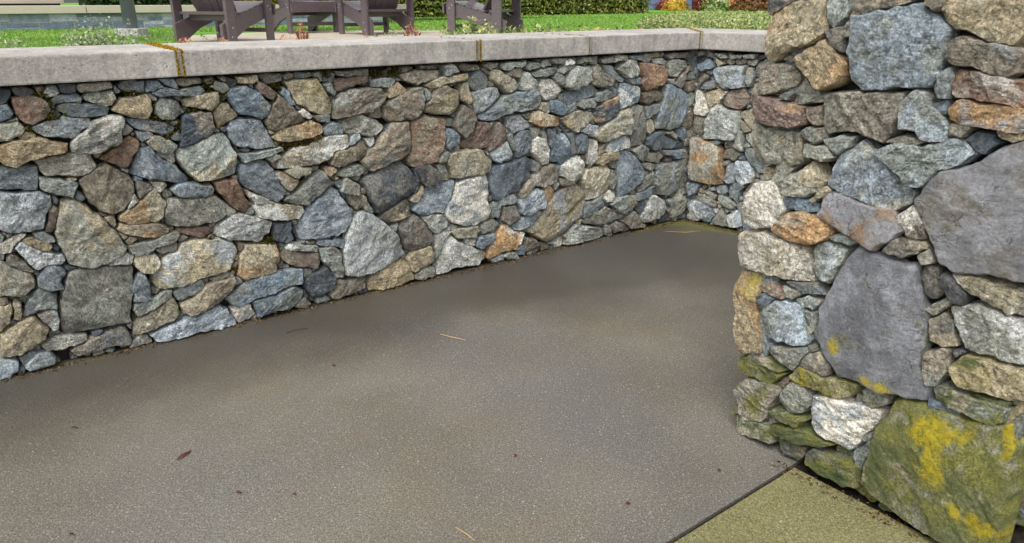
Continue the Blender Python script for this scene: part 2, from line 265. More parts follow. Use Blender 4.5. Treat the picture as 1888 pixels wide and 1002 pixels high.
# ---- stone outlines: read off the wall faces, later laid on each wall's own plane in metres ----
TILES = {
'T1': (0,100,3.34,"""
dk 0 218 62 222 68 262 40 300 0 320
bd 0 318 45 310 82 365 60 400 0 418
rk 78 272 130 258 235 262 290 300 322 355 290 400 205 438 150 432 110 385 78 320
dk 72 212 165 205 210 232 190 256 95 258
gw 262 240 290 205 348 198 374 240 345 262 290 268
dk 355 185 470 185 470 235 380 238
kt 468 205 490 185 680 172 690 205 600 228 490 238
gb 308 285 350 260 480 242 512 275 500 302 330 305
gt 512 260 560 235 690 225 715 270 700 315 660 325 580 305 530 285
bg 350 318 450 305 560 308 680 330 670 380 490 395 420 380 350 345
bk 725 200 760 168 895 165 892 238 810 232 740 222
bg 898 235 905 160 970 160 1012 205 940 230
bg 975 155 1070 150 1098 215 1030 198
kd 1080 155 1240 150 1248 178 1150 200 1090 190
bg 930 240 1010 208 1100 225 1240 198 1265 230 1230 252 1050 255 980 262
tk 690 345 735 270 800 275 905 248 932 300 925 380 900 400 800 385
gd 952 330 990 265 1060 275 1110 310 1138 360 1085 405 1000 410 955 370
tw 1122 290 1180 262 1260 240 1345 236 1358 300 1310 350 1210 330 1135 320
bg 200 455 270 425 400 378 450 398 560 400 575 425 520 460 445 520 290 515 230 490
gw 437 600 440 545 520 470 600 405 680 380 745 380 765 405 745 500 755 540 640 600 500 608
tg 0 430 110 418 155 465 130 500 60 530 0 540
kt 110 510 160 480 225 500 215 515 130 530
to 0 560 110 535 240 512 310 540 425 555 415 600 290 625 90 695 20 680 0 650
bt 770 400 880 395 960 410 1040 430 1085 460 1050 500 960 490 860 470 810 440
bg 835 478 920 475 948 500 880 542 850 520
gk 750 440 770 430 825 465 790 500 755 500
ro 605 650 800 500 865 545 850 590 820 620 790 700 740 700 680 672
gt 908 545 945 505 1050 530 1098 565 1065 612 985 610 940 590
bg 1050 520 1105 475 1120 505 1110 535 1060 530
dk 1120 380 1180 365 1300 358 1330 455 1290 500 1140 565 1112 570
gw 208 660 400 615 560 612 600 690 560 740 470 760 280 755 240 700
bB 798 740 855 580 920 575 985 625 1090 690 1172 780 1150 800 1000 790
gk 960 605 1075 615 1085 665 1060 680 1000 640
gt 1085 590 1200 550 1290 502 1380 485 1460 610 1455 745 1300 780 1215 790 1170 740 1090 650
bg 0 705 90 700 160 685 235 695 240 790 225 838 80 842 0 838
gb 240 765 330 770 485 800 450 880 340 870 250 835
kt 485 780 600 700 660 680 790 745 835 800 825 890 770 960 720 1000 640 985 560 930 520 860
kt 845 790 930 800 950 830 860 895 845 860
gw 930 790 1000 795 1028 810 985 855 950 825
bg 1055 840 1100 805 1190 795 1318 825 1300 865 1230 882 1090 875
to 735 1010 850 920 955 832 1028 920 1015 1000 980 1035 800 1055 745 1035
gk 1025 930 1045 895 1250 885 1330 872 1370 905 1400 990 1336 1030 1200 1062 1035 1065 1015 1000
Bb 0 860 100 860 240 850 310 875 320 930 280 1002 280 1075 60 1105 0 1090
rt 300 950 330 938 355 960 345 1050 320 1100 285 1095
gt 370 900 430 885 500 920 600 990 720 1100 790 1200 770 1240 680 1290 560 1320 430 1300 370 1180 335 1090 350 1000
gw 800 940 830 865 855 905 845 915 790 955
gt 60 405 105 395 115 412 30 425
"""),
'T2': (0,400,3.34,"""
kw 0 180 50 140 130 100 160 105 110 155 60 225 0 235
gk 0 108 28 125 15 160 0 168
gb 200 105 270 90 330 130 345 155 290 165 220 130
tg 135 145 190 122 290 155 325 180 310 215 230 195
Bw 92 195 125 152 200 190 390 240 402 265 385 290 300 295 230 330 160 270
kt 40 260 70 235 110 250 180 310 210 340 130 330 50 290
gt 0 285 100 320 200 350 222 400 215 440 140 497 60 490 0 480
bd 228 390 290 298 370 300 410 345 375 400 395 445 330 455 245 430
gk 400 440 410 360 430 335 600 310 700 300 830 300 832 400 815 520 810 640 770 665 660 680 560 715 400 740 375 700 370 560 380 500
gw 670 300 720 250 780 228 825 240 820 290 740 300
gb 142 625 180 510 230 445 290 450 352 490 350 570 240 585 190 610
to 80 540 100 515 130 535 135 600 125 640 90 635
tk 0 550 30 545 65 530 80 600 60 650 0 715
kt 0 510 50 510 55 535 0 550
wk 235 610 290 585 345 585 370 640 365 690 335 710 290 675
tk 0 735 60 690 140 640 210 618 308 700 290 740 200 810 130 845 0 868
Bg 0 878 80 872 115 895 112 940 60 985 0 1000
Bg 160 925 230 840 310 838 342 870 335 900 250 925 180 940
bk 120 870 190 825 235 840 185 900 150 920
gw 252 800 330 750 400 738 540 735 545 760 480 790 390 825 280 832
kb 435 840 540 770 650 720 750 680 790 690 820 780 700 800 620 820 470 868
og 725 85 735 45 800 60 980 35 1045 80 1035 115 920 130 800 115
gb 795 185 870 165 1090 95 1115 115 1080 155 960 190 920 225 830 237 800 220
kd 960 205 1010 185 1090 165 1100 190 1080 215 1000 228
tw 828 280 850 235 960 228 990 270 985 310 940 350 860 340 838 315
tB 935 420 940 350 1020 245 1090 215 1130 160 1190 140 1329 138 1439 160 1474 210 1419 320 1269 378 1100 435 980 445
rk 1087 75 1280 68 1320 90 1250 135 1100 100
bw 820 440 850 370 885 355 925 430 930 500 900 525 830 520
gt 825 545 950 500 1030 450 1060 455 1055 490 950 570 840 608 825 580
bg 1062 470 1120 430 1240 388 1258 440 1200 480 1110 515 1080 505
tk 820 660 870 620 1000 545 1060 495 1100 540 1112 590 1080 630 960 690 830 730 820 700
kt 1115 560 1120 530 1200 500 1270 415 1390 390 1449 368 1459 400 1419 450 1340 535 1260 580 1180 602 1130 590
Bb 920 730 1000 690 1120 640 1260 590 1360 545 1410 575 1458 658 1336 685 1180 715 960 765
"""),
'T3': (380,100,3.34,"""
gk 20 200 60 170 130 180 145 215 110 250 60 220
tg 195 145 310 130 318 165 290 180 210 178
kd 320 130 350 120 460 120 465 160 400 188 360 180
gk 465 130 530 115 540 140 490 165
bk 545 120 640 112 650 135 600 150 550 148
to 50 365 90 305 140 300 195 380 140 410 80 460 60 430
bg 130 235 240 190 330 240 400 320 385 370 350 408 260 375 210 375 150 290
rk 308 210 318 165 370 190 435 240 410 282 330 240
bg 460 245 475 205 515 235 550 315 520 315
kt 375 420 395 350 445 245 500 290 580 370 612 415 540 435 430 475 385 465
ty 483 170 560 150 690 155 730 220 780 310 775 370 735 380 640 350 560 310 520 240
wg 568 355 600 340 655 385 635 400 590 385
gk 655 385 770 380 765 425 700 420
gb 725 190 765 175 798 240 785 258 745 225
gk 800 110 1010 95 1010 130 900 142 820 135
rk 797 230 800 160 900 145 1000 132 1005 165 900 205
kg 790 290 830 240 900 218 1000 205 1080 210 1112 255 1095 300 1020 360 940 372 870 385 780 400
gb 1018 170 1080 145 1175 160 1145 205 1025 205
to 1112 250 1125 210 1190 168 1240 225 1200 255 1125 275
kg 1190 130 1290 98 1430 103 1435 135 1355 175 1303 190 1220 165
kg 1087 330 1140 280 1220 250 1270 205 1330 202 1342 300 1320 365 1280 400 1130 415 1100 390
kg 1010 390 1020 345 1070 315 1085 370 1060 400
gw 830 420 870 380 940 375 1040 400 1095 450 1050 500 980 500 850 480
bg 718 465 760 425 830 420 845 460 838 490 740 502
to 408 515 470 455 600 430 650 408 715 440 710 490 600 525 500 545 430 530
bB 130 465 150 405 260 398 345 410 400 510 437 575 340 588 230 578 180 560 135 500
wt 445 710 450 650 520 590 640 550 760 505 885 492 885 560 850 585 790 600 765 660 700 685 560 705
Bg 885 560 890 495 945 492 950 520 905 560
kt 770 680 800 610 900 575 960 520 998 570 985 620 940 660 850 690 790 695
kd 958 665 990 600 1040 570 1080 490 1150 420 1250 410 1255 600 1200 640 1020 720 975 700
Bw 975 525 1035 508 1040 550 1015 580
gb 195 625 330 605 470 575 475 590 350 640 230 668
gk 372 640 430 615 465 630 400 670
rt 733 705 790 698 805 720 760 755 738 740
gt 490 730 540 705 655 705 640 735 570 765 520 755
gk 785 750 880 690 950 680 995 710 940 750 880 760
bk 195 720 215 680 330 650 380 660 430 740 500 850 450 910 380 895 250 830 215 800
tw 428 740 460 728 580 775 570 800 525 852 490 830 450 770
gd 478 905 560 850 640 760 720 720 770 780 720 850 620 935 540 925
rk 48 790 100 775 180 775 230 850 268 930 240 975 190 960 80 860
gb 0 815 30 808 48 830 40 865 0 878
gw 100 905 160 950 190 970 170 1002 130 995
gw 272 880 290 860 400 905 420 915 300 925
bg 790 790 830 770 850 800 825 830 805 810
gb 833 850 860 757 950 805 945 865 900 865
kt 875 870 960 865 990 880 985 930 930 965 895 930
dk 955 780 1050 720 1190 650 1240 690 1310 780 1295 840 1200 900 1100 970 1060 990 1020 900
kr 1262 410 1330 382 1396 384 1485 396 1473 477 1468 562 1422 668 1340 690 1270 700 1242 688 1255 600
tw 1255 905 1300 860 1330 815 1336 850 1300 912
gb 970 945 995 905 1030 960 1035 980 985 965
"""),
'T4': (380,340,3.34,"""
wt 290 140 310 110 400 115 610 140 612 170 580 215 470 225 330 205
wB 45 310 60 260 130 210 210 180 330 215 420 240 400 300 340 355 240 350 130 350
db 425 245 530 230 528 280 540 340 500 368 435 355 422 310
bB 548 270 600 190 640 120 720 60 780 10 830 60 880 130 905 210 880 280 820 320 700 350 590 345 560 310
Bg 865 330 905 210 940 165 1000 170 1090 230 1170 290 1205 370 1230 420 1220 445 1140 485 1050 530 930 570 860 565 850 420
to 205 490 240 375 330 365 440 370 448 430 440 540 330 570 230 583 192 560
gw 490 395 510 368 600 375 690 385 685 415 580 410
bg 685 375 700 350 780 345 800 335 870 345 865 395 790 385
kr 462 460 485 405 600 418 695 425 708 480 695 520 560 515 500 490
gk 695 395 800 390 835 420 840 490 857 575 800 575 760 510 710 470
gw 20 590 150 525 180 540 170 570 60 608
bg 115 710 190 640 250 590 460 530 600 525 602 600 500 620 400 670 280 710 200 752 160 745
db 605 610 620 585 740 510 800 575 780 640 700 690 650 702 620 660
bg 285 720 400 680 540 625 602 655 590 690 520 770 440 775 320 810
wb 155 770 200 750 260 725 305 790 290 820 210 860 190 850
kt 540 755 580 710 610 700 648 735 620 765
gk 680 705 740 685 770 710 740 730 680 735
kt 758 680 800 600 820 585 880 600 985 550 985 620 970 640 880 690 780 708
tk 990 610 1030 550 1150 480 1200 460 1250 500 1282 580 1240 600 1120 640 1000 660
kr 1180 250 1230 210 1290 190 1330 215 1405 343 1354 386 1270 418 1230 400 1195 320
kt 1070 215 1120 160 1240 88 1258 190 1180 230 1120 235
tk 1240 465 1280 418 1380 378 1413 429 1396 480 1320 530 1268 545
gk 1285 555 1330 535 1345 560 1330 585 1285 580
gk 1145 260 1180 240 1175 290 1150 285
"""),
'T5': (760,80,3.929,"""
gb 225 165 300 150 332 205 240 238
kg 335 165 350 150 480 160 485 185 400 205 350 195
to 95 310 160 260 300 238 395 220 400 262 280 285 120 328
bg 75 330 100 330 130 360 125 400 100 415
ky 80 480 130 400 180 320 240 302 330 340 338 440 310 490 260 520 170 520 95 500
tg 345 320 370 285 400 280 420 360 435 420 410 450 360 420 345 370
bg 412 270 440 225 490 190 550 240 560 300 530 325 460 350 420 320
tw 568 260 575 195 620 195 740 265 762 310 740 340 680 362 630 310
kt 685 225 720 180 780 178 798 205 780 245 700 240
Bg 430 370 470 350 560 325 620 320 632 380 560 460 460 515 445 450
bg 468 530 560 475 650 390 700 365 830 345 895 335 932 400 925 440 880 475 760 495 670 520 560 562 500 560
kg 528 160 550 140 630 140 625 170 560 195
gk 640 150 700 140 810 135 815 165 730 170 690 200 650 190
gw 780 270 795 215 830 205 910 300 905 325 830 352 790 340
gk 815 180 840 140 915 140 920 175 850 195
gb 855 225 900 205 1000 180 1048 180 1030 210 970 245 880 245
gw 935 170 960 125 995 120 1015 160 960 180
gb 1015 250 1040 210 1090 240 1098 285 1080 305 1030 275
wB 920 300 940 265 1010 262 1085 320 1075 370 1040 410 970 420 930 370
kw 1050 205 1090 165 1180 152 1160 180 1090 225
gk 1000 120 1050 105 1105 110 1080 150 1030 150
wg 1105 125 1140 110 1170 140 1150 158 1100 160
gw 1210 130 1240 105 1300 100 1290 130 1210 150
gk 1100 290 1140 200 1200 165 1285 175 1290 260 1250 300 1150 340 1110 320
bg 1108 370 1150 345 1280 298 1330 310 1365 345 1330 378 1230 410 1140 445 1112 440
gk 1190 450 1220 410 1310 402 1328 430 1310 465 1230 478
bg 1110 510 1125 460 1185 425 1185 470 1140 500
bw 992 455 1010 415 1060 410 1118 465 1095 520 1050 520 1000 500
kt 918 480 930 430 985 430 990 480 975 505
ot 850 570 870 490 930 490 1050 535 1065 590 1030 600 920 605
gk 800 520 850 500 865 540 830 550
tg 1065 545 1150 500 1210 488 1290 500 1302 545 1250 590 1190 650 1110 600
Bb 680 540 700 525 790 515 835 570 845 605 725 655 695 610
kr 300 610 330 500 375 445 440 490 462 535 440 590 430 640 380 690 340 650
rk 345 735 400 700 450 620 470 575 560 570 640 565 680 620 682 700 610 760 545 785 540 755 450 760 370 765
bg 242 650 250 620 300 625 350 675 340 720 270 780 250 760
Bg 562 800 690 715 730 800 725 845 650 865 585 845
gk 690 670 720 655 742 740 735 780 700 720
bd 738 690 770 640 830 625 855 650 850 740 840 800 760 832 740 760
gk 860 690 865 620 930 610 935 640 900 690 870 702
gk 925 650 950 630 972 660 970 710 940 680
bd 980 620 1040 605 1040 680 1010 770 990 740
bg 1042 610 1060 600 1090 630 1060 660
wk 842 735 870 700 910 675 960 700 992 770 985 870 945 885 900 830 850 770
bB 990 855 1010 760 1050 660 1080 640 1110 655 1140 720 1155 820 1090 890 1050 870
gb 1110 650 1150 650 1175 700 1175 800 1155 810 1140 710
bg 1180 740 1190 670 1230 650 1280 670 1270 740 1230 800 1190 800
Bw 1222 640 1260 585 1340 598 1350 610 1318 680 1280 665
tg 240 860 290 800 480 765 510 770 580 860 560 930 460 965 290 985 280 930
gk 190 860 230 790 260 785 240 850 210 875
"""),
'T6': (760,280,3.929,"""
dk 15 120 60 95 130 90 190 140 210 210 160 245 90 255 50 200
kg 180 95 230 90 280 180 270 205 215 215 190 140
db 10 130 35 150 55 200 52 240 20 300 5 280 20 200
bB 0 435 60 340 100 260 200 225 310 210 315 260 280 330 250 400 235 445 150 450 70 468
wB 245 470 260 380 300 330 330 230 430 185 540 155 560 210 548 320 565 440 560 480 480 530 390 550 290 520 250 490
bd 548 145 640 95 740 75 830 25 870 55 880 165 840 225 780 235 780 290 600 355 570 280
gw 70 475 150 455 230 455 268 510 260 540 180 600 140 580 100 520
gw 165 650 180 600 285 550 285 580 230 640 200 740 175 785
wg 180 890 200 760 240 650 290 610 340 655 440 690 530 735 520 780 490 825 400 835 300 860 210 890
tg 290 590 330 560 480 540 495 560 465 625 330 628
gk 500 545 530 505 600 490 650 530 600 570 510 600
gw 380 630 465 630 460 680 400 680
bg 465 670 490 620 600 595 580 650 510 700 470 695
ow 535 775 560 680 600 620 670 530 710 530 745 575 825 590 800 650 770 705 720 720 640 740 580 765
gb 562 400 600 360 640 365 652 430 625 480 580 485
Bk 625 370 660 330 740 310 765 340 740 385 640 392
kr 655 500 660 400 750 392 785 480 760 500 700 530
kg 780 290 850 210 885 205 880 255 830 320 785 330
Bb 770 370 810 320 900 265 945 275 972 350 960 390 890 435 820 465 790 450
Bw 730 540 810 475 900 450 910 480 850 550 790 578 740 570
kw 885 180 940 110 1030 90 1052 140 1045 200 950 262 895 250
gk 875 60 930 100 900 150 880 140
ot 950 275 990 240 1020 270 1020 310 985 370 970 330
gk 1005 230 1045 200 1060 240 1030 280
gw 1070 120 1150 40 1220 25 1248 100 1230 160 1200 205 1130 215 1070 175
kg 1060 190 1110 200 1190 215 1120 245 1070 245
tB 835 575 910 500 940 450 980 380 1050 290 1100 255 1200 230 1240 260 1252 370 1230 480 1170 520 1120 600 980 665 900 620
kd 820 730 840 625 900 640 950 675 860 725
gk 890 440 930 430 945 445 915 480
gk 665 760 700 728 745 730 765 770 700 780
gk 1105 680 1140 590 1180 528 1260 540 1385 560 1397 605 1300 640 1180 665
gk 20 900 70 845 150 835 172 860 140 900 60 930
gk 500 710 530 740 515 775
"""),
'T7': (1080,80,3.929,"""
kg 100 120 190 100 190 140 140 150 110 145
gk 195 140 215 90 300 90 300 120
gw 235 190 300 115 360 125 385 210 370 235 310 255 270 220
kt 35 265 40 180 90 150 130 210 215 265 205 300 120 325 50 300
gb 120 155 190 165 220 230 275 260 270 285 215 265 130 205
kd 0 180 30 165 30 260 0 290
gk 0 115 50 110 40 130 0 140
ro 385 140 560 165 578 180 585 270 560 300 490 325 430 350 400 300 410 250
wg 490 120 560 105 595 135 570 158 510 150
bk 310 100 400 85 415 115 380 125 330 115
gd 590 150 620 115 740 125 740 180 690 200 660 245 600 240 595 200
kr 575 85 640 70 735 65 730 100 600 112
bg 300 265 390 248 398 290 340 300
gb 75 370 150 335 235 370 130 425 75 420
bg 145 320 210 312 255 365 240 370 180 340
bw 245 380 255 290 300 290 390 320 395 390 380 430 250 485 240 440
gk 0 410 65 400 70 450 0 475
do 45 490 130 425 235 385 240 470 240 500 160 560 95 590 70 570
tg 0 490 30 500 48 545 0 575
kd 400 365 510 330 550 370 530 415 440 448 420 425
gb 430 455 535 435 530 490 440 550
kg 325 640 325 500 350 450 420 450 440 560 440 720 380 745 320 755
tg 60 680 130 590 260 490 320 475 325 600 310 660 230 665 110 720
Bw 130 785 200 680 260 668 315 675 315 750 200 790
tg 445 560 480 545 500 580 500 630 465 665 445 640
bg 505 620 520 510 545 430 580 300 610 290 650 320 720 360 728 480 700 570 640 620 600 632
gk 590 265 630 260 635 300 600 290
kd 640 295 680 230 720 208 730 240 690 330 650 310
bg 740 255 740 195 780 145 820 190 815 220 760 255
bd 810 165 890 115 935 175 900 190 835 205
kd 740 345 740 280 850 210 888 240 840 290 740 360
bk 830 325 890 285 920 270 938 320 880 340
Bg 920 190 950 170 1080 165 1165 160 1140 230 1145 320 1060 328 990 325 930 270
gk 775 60 860 55 870 80 820 98 780 90
gk 870 95 890 65 925 80 915 105
gk 935 75 1000 75 1030 105 980 118
tk 945 115 1005 150 960 170
kd 1040 90 1140 85 1130 110 1050 110
gk 1145 90 1240 85 1230 112 1150 110
tg 855 365 980 325 990 370 970 430 890 465
wk 745 450 750 380 800 335 840 350 885 500 860 525 780 510 745 490
gk 735 560 740 500 860 560 870 650 820 668 770 640 740 600
wk 975 400 1000 350 1030 350 990 405
rk 1005 400 1050 340 1140 330 1170 390 1160 460 1120 480 1040 465 1000 440
gw 865 560 880 520 950 440 1010 475 1110 490 1100 640 1085 700 1060 708 865 690
bd 650 660 670 620 720 610 733 660 715 710 680 690
db 570 670 620 690 720 735 720 765 640 765 570 770
gk 580 650 620 640 650 670 640 690
db 445 700 480 660 540 640 555 700 550 750 480 780 450 740
gd 340 780 400 735 455 755 450 810 420 860 380 840
kt 455 800 540 785 565 810 540 875 440 850
bk 570 780 720 770 725 820 640 840 620 810 570 805
tk 80 820 230 780 230 825 120 880 65 870
kw 10 760 35 690 75 705 80 830 20 905 5 880
kt 90 770 130 725 145 740 125 785 90 810
kg 160 860 215 835 225 910 190 905
kg 990 800 1010 770 1080 768 1120 810 1060 855 990 835
bk 900 710 960 700 980 720 940 740
gw 1070 740 1105 640 1130 640 1130 790 1080 760
"""),
'T8': (1080,240,3.929,"""
bB 230 160 290 140 340 170 440 305 400 370 340 430 240 488 220 400 225 280
tw -32 350 -5 290 90 262 150 240 178 290 180 420 150 450 90 490 5 515 -5 460
kw 180 320 185 290 215 300 220 370 195 430 182 400
wo 140 470 180 435 220 480 210 520 160 530 140 505
bg -15 640 -10 530 60 515 130 465 133 550 60 600
gd 0 640 60 590 150 555 230 590 238 620 180 680 90 690 0 680 -30 670
gk 135 715 185 690 200 740 150 765
kg 185 690 240 668 300 680 290 730 210 750
kg 270 665 350 585 400 650 405 700 330 718 300 690
gt 185 540 250 480 360 470 362 520 340 570 280 615 230 590
bd 355 560 370 520 430 515 435 560 400 615 370 590
wk 405 640 450 560 460 490 500 470 580 510 592 560 540 640 430 680
gw 370 430 440 340 505 300 505 370 450 420 380 455
bg 370 465 440 440 495 410 490 450 460 495 370 515
gB 510 400 515 300 580 240 720 205 733 340 700 390 640 450 590 485 540 470
gk 400 240 480 245 525 260 480 305 440 285
kd 590 210 620 195 625 220 590 230
gk 600 590 640 500 690 460 722 490 725 560 690 610 620 640
gd 590 510 620 500 640 530 610 560
bd 738 440 738 375 800 380 830 400 800 460 750 485
gk 835 405 860 395 878 410 850 430
kg 800 490 810 450 900 490 945 540 930 570 880 550 810 510
gk 850 440 885 430 945 480 920 510 880 480
bg 945 420 960 398 1020 395 1030 450 1010 475 960 455
gb 890 420 930 405 945 440 910 440
gk 955 500 965 465 1050 510 1085 550 1050 580 990 540
bw 738 570 740 495 800 500 900 570 930 630 900 670 850 655 790 620 750 590
gk 740 610 760 590 830 650 780 660 745 635
gk 910 670 950 600 980 565 1025 640 1028 700 960 690
Bw 1020 620 1100 580 1120 640 1120 705 1040 710
gw 995 570 1040 585 1010 605
bg 1030 395 1100 385 1145 410 1110 450 1095 540 1050 480
bk 1000 360 1040 250 1055 240 1075 300 1070 385 1030 385
wk 1000 230 1035 225 1030 255 1000 260
Bw 1070 270 1080 225 1150 230 1180 260 1210 330 1190 380 1130 405 1085 370
og 738 180 738 80 760 45 850 70 960 110 985 150 985 230 1002 390 940 400 850 385 745 350 742 200
"""),
'P1': (1350,0,2.4796,"""
kd 165 0 290 0 250 30 185 75 163 60
to 170 90 300 10 425 0 428 155 380 190 260 240 175 292 163 270
gb 428 30 430 -20 530 -20 532 50 500 100 460 130 430 115
kt 545 60 560 -20 700 -25 830 0 760 25 620 60 535 85
kd 430 145 510 125 525 200 510 240 460 225 440 195
kg 518 130 545 95 550 165 525 170
to 285 270 420 185 490 260 518 300 515 345 480 390 415 410 370 370 310 310
Bg 545 90 560 70 700 50 830 12 880 20 940 80 985 140 970 220 955 300 955 350 920 400 720 410 570 418 530 380 518 240 545 160
kt 890 20 890 -20 960 -20 955 30 930 50
tg 950 40 990 -15 1310 -15 1333 20 1330 160 1290 215 1170 195 1000 130 955 90
kB 965 260 985 180 1040 165 1150 195 1300 225 1330 260 1310 330 1250 358 1100 310 990 280
rw 997 430 1010 340 1030 315 1200 350 1345 375 1400 400 1400 500 1330 500 1150 460 1020 445
ob 985 545 990 490 1020 458 1200 475 1345 500 1400 520 1400 600 1320 610 1180 590 1050 570
bg 928 400 950 340 1000 310 1018 340 1005 400 990 450 950 455
bd 912 480 980 458 985 520 945 530
Bg 755 520 780 460 840 415 890 430 920 480 990 590 980 640 910 655 840 610 760 590
kg 412 500 420 430 500 420 640 425 785 425 770 480 745 540 735 610 690 660 560 605 430 615 412 570
kg 50 330 90 300 200 292 290 300 312 350 290 400 180 432 70 435 52 400
ro 55 450 140 440 230 460 330 490 335 570 290 590 200 580 110 545 65 500
gt 40 570 80 535 130 565 230 590 320 610 335 745 290 760 100 755 45 720
gk 275 465 335 352 420 430 420 460 360 475 290 478
gk 228 445 250 425 295 425 270 460
kr 338 490 410 480 408 570 370 575 342 540
gk 322 600 350 582 415 590 425 640 380 660 340 640
gb 420 640 480 622 565 625 540 670 480 712 450 690
gk 332 660 440 670 465 720 430 740 340 715
Bt 427 840 470 720 590 640 650 690 720 760 830 880 820 940 740 965 600 930 480 880
gB 655 690 740 650 900 660 1040 635 1110 705 1060 750 930 800 860 865 800 850 740 780
gk 700 650 790 620 890 650 820 665
db 1065 640 1120 602 1190 615 1212 660 1150 712 1110 690
kg 990 620 1005 568 1100 580 1060 630
tk 1210 600 1330 610 1330 640 1280 655 1225 630
vk 825 915 870 860 930 800 1080 760 1200 690 1345 648 1400 640 1400 1305 1334 1298 1150 1260 1000 1243 940 1208 900 1095 860 1010
gt 205 880 260 800 370 738 400 770 425 830 400 880 320 905 240 895
wg 30 900 100 835 190 830 215 880 245 960 200 1040 110 1045 40 1010 22 950
bd 208 915 300 905 400 935 390 965 330 975 240 950
kt 360 915 430 855 450 870 430 900 380 925
gk 175 820 230 765 275 770 250 800 205 860
"""),
'P2': (1350,350,2.4796,"""
og 190 180 240 115 330 102 400 125 460 165 460 205 410 240 350 250 270 230 200 205
vo 392 115 420 30 470 12 600 60 740 100 798 185 740 220 650 275 560 225 430 140
wt 20 280 45 190 150 190 200 220 290 250 340 265 368 330 378 420 330 425 180 395 40 345
gB 365 330 385 250 450 235 530 270 500 340 440 435 380 400
gk 450 215 510 197 575 240 540 258 480 235
kt 680 285 740 225 790 218 850 290 780 312
kw 752 120 830 70 880 150 890 230 820 225 780 170
tw 800 225 890 240 895 270 850 280
gk 850 300 900 275 915 335 870 345
vv 370 655 395 600 400 550 430 470 530 300 580 255 620 275 740 320 845 350 855 440 880 540 885 650 870 820 910 900 900 965 800 955 640 915 560 885 470 860 420 760 m.12 l.3
to 10 440 30 365 110 370 135 400 120 560 130 750 30 755 15 700 l.45
Bg 115 580 170 520 250 503 320 520 345 600 370 690 330 718 220 700 140 660
bg 130 680 180 700 185 715 150 760 135 750
gk 158 730 200 712 345 722 345 745 275 832 220 790
rk 110 450 150 420 200 430 260 480 230 500 150 470
gk 230 440 310 465 320 480 280 500 255 490
kb 250 420 380 425 425 480 330 475
bd 118 485 150 475 192 500 160 530 125 520
gk 300 500 350 480 408 510 380 550 320 535
gw 335 550 390 560 385 640 350 600
gw 340 620 370 615 385 645 350 660
gk 345 715 380 705 400 735 360 742
kt 315 800 355 745 410 745 440 820 435 852 370 830
kd 855 370 870 345 940 360 965 470 940 500 900 510 860 440
do 950 430 960 380 1010 410 1070 490 1060 530 990 490
gb 880 550 990 488 1000 520 920 575
tw 1000 390 1080 395 1250 440 1330 470 1400 500 1380 560 1270 575 1180 530 1080 470
wg 993 530 1060 530 1120 525 1240 570 1330 590 1400 600 1390 790 1310 795 1180 765 1050 725 1030 640
kt 895 600 960 570 1010 610 1030 720 960 725 905 690
kg 865 800 885 745 960 727 990 740 985 840 940 890 900 890
ty 1005 800 1060 755 1200 790 1330 810 1400 830 1400 960 1260 960 1120 920 1040 890 m.25 l.15
gk 15 770 60 765 200 830 245 845 170 898 60 850 15 820 m.55
ty 65 760 140 770 215 800 245 830 200 828 110 790 m.5 l.4
ty 262 850 310 805 420 855 580 895 570 930 490 950 380 905 290 875 m.4 l.55
"""),
'P3': (1350,600,2.4926,"""
kg 12 290 60 240 215 285 215 310 170 400 150 450 90 435 30 410 m.3
gk 215 350 230 300 275 255 370 300 370 370 320 408 260 395 m.05
wB 355 440 375 320 430 315 560 370 680 400 670 450 550 580 480 545 380 490
gw 585 300 640 290 705 320 705 370 640 390 605 370 m.2 l.2
bg 905 335 970 345 1065 395 1050 418 980 405 900 370
gt 925 280 975 275 1150 340 1280 385 1260 440 1200 450 1080 395 935 330 m.45 l.25
gt 1115 315 1290 355 1270 378 1180 360 m.5 l.1
gt 620 770 590 720 600 660 640 540 690 430 745 340 860 350 1060 410 1180 440 1290 450 1310 560 1290 800 1220 1100 1180 1110 1000 1000 800 885 m.62 l.8
kt 175 390 200 385 310 420 345 435 300 465 230 440 m.4
gt 175 470 200 455 340 480 470 550 410 560 280 530 190 500 m.6
gt 10 420 50 410 180 460 185 540 80 515 15 480 m.5
gk 165 430 200 425 205 450 170 455
gk 550 585 630 530 635 600 580 670 555 640 m.1
gk 580 520 640 500 640 525 600 540
kd 340 590 370 565 480 600 570 650 580 745 530 740 420 680 345 625 m.45
kd 200 525 330 570 330 600 300 630 230 595 m.45
ty 1230 450 1290 380 1341 330 1350 400 1300 430 m.2 l.5
"""),
}
# ------------------------------------------------------------ stones
PAL = {'g': (165,168,158), 'b': (139,150,158), 'B': (184,193,198), 't': (194,182,154), 'o': (188,156,118), 'w': (230,228,219),
       'd': (96,102,108), 'r': (146,123,109), 'k': (150,143,130), 'v': (160,158,161), 'y': (180,171,124)}
def code_cols(code, r):
    out = []
    for ch in code[:2]:
        c = np.array(PAL[ch], float)*r.uniform(.90, 1.10); wm = r.uniform(-5, 5); c += np.array([wm, 0, -wm])
        out.append(np.array(lin(np.clip(c, 8, 250))))
    out[1] = out[0]*.25 + out[1]*.75
    return out
def parse(txt):
    res = []
    for ln in txt.strip().split('\n'):
        tk = ln.split(); code = tk[0]; moss = lich = 0
        nums = []
        for w_ in tk[1:]:
            if w_[0] == 'm': moss = float(w_[1:])
            elif w_[0] == 'l': lich = float(w_[1:])
            else: nums.append(float(w_))
        res.append((code, np.array(nums).reshape(-1, 2), moss, lich))
    return res
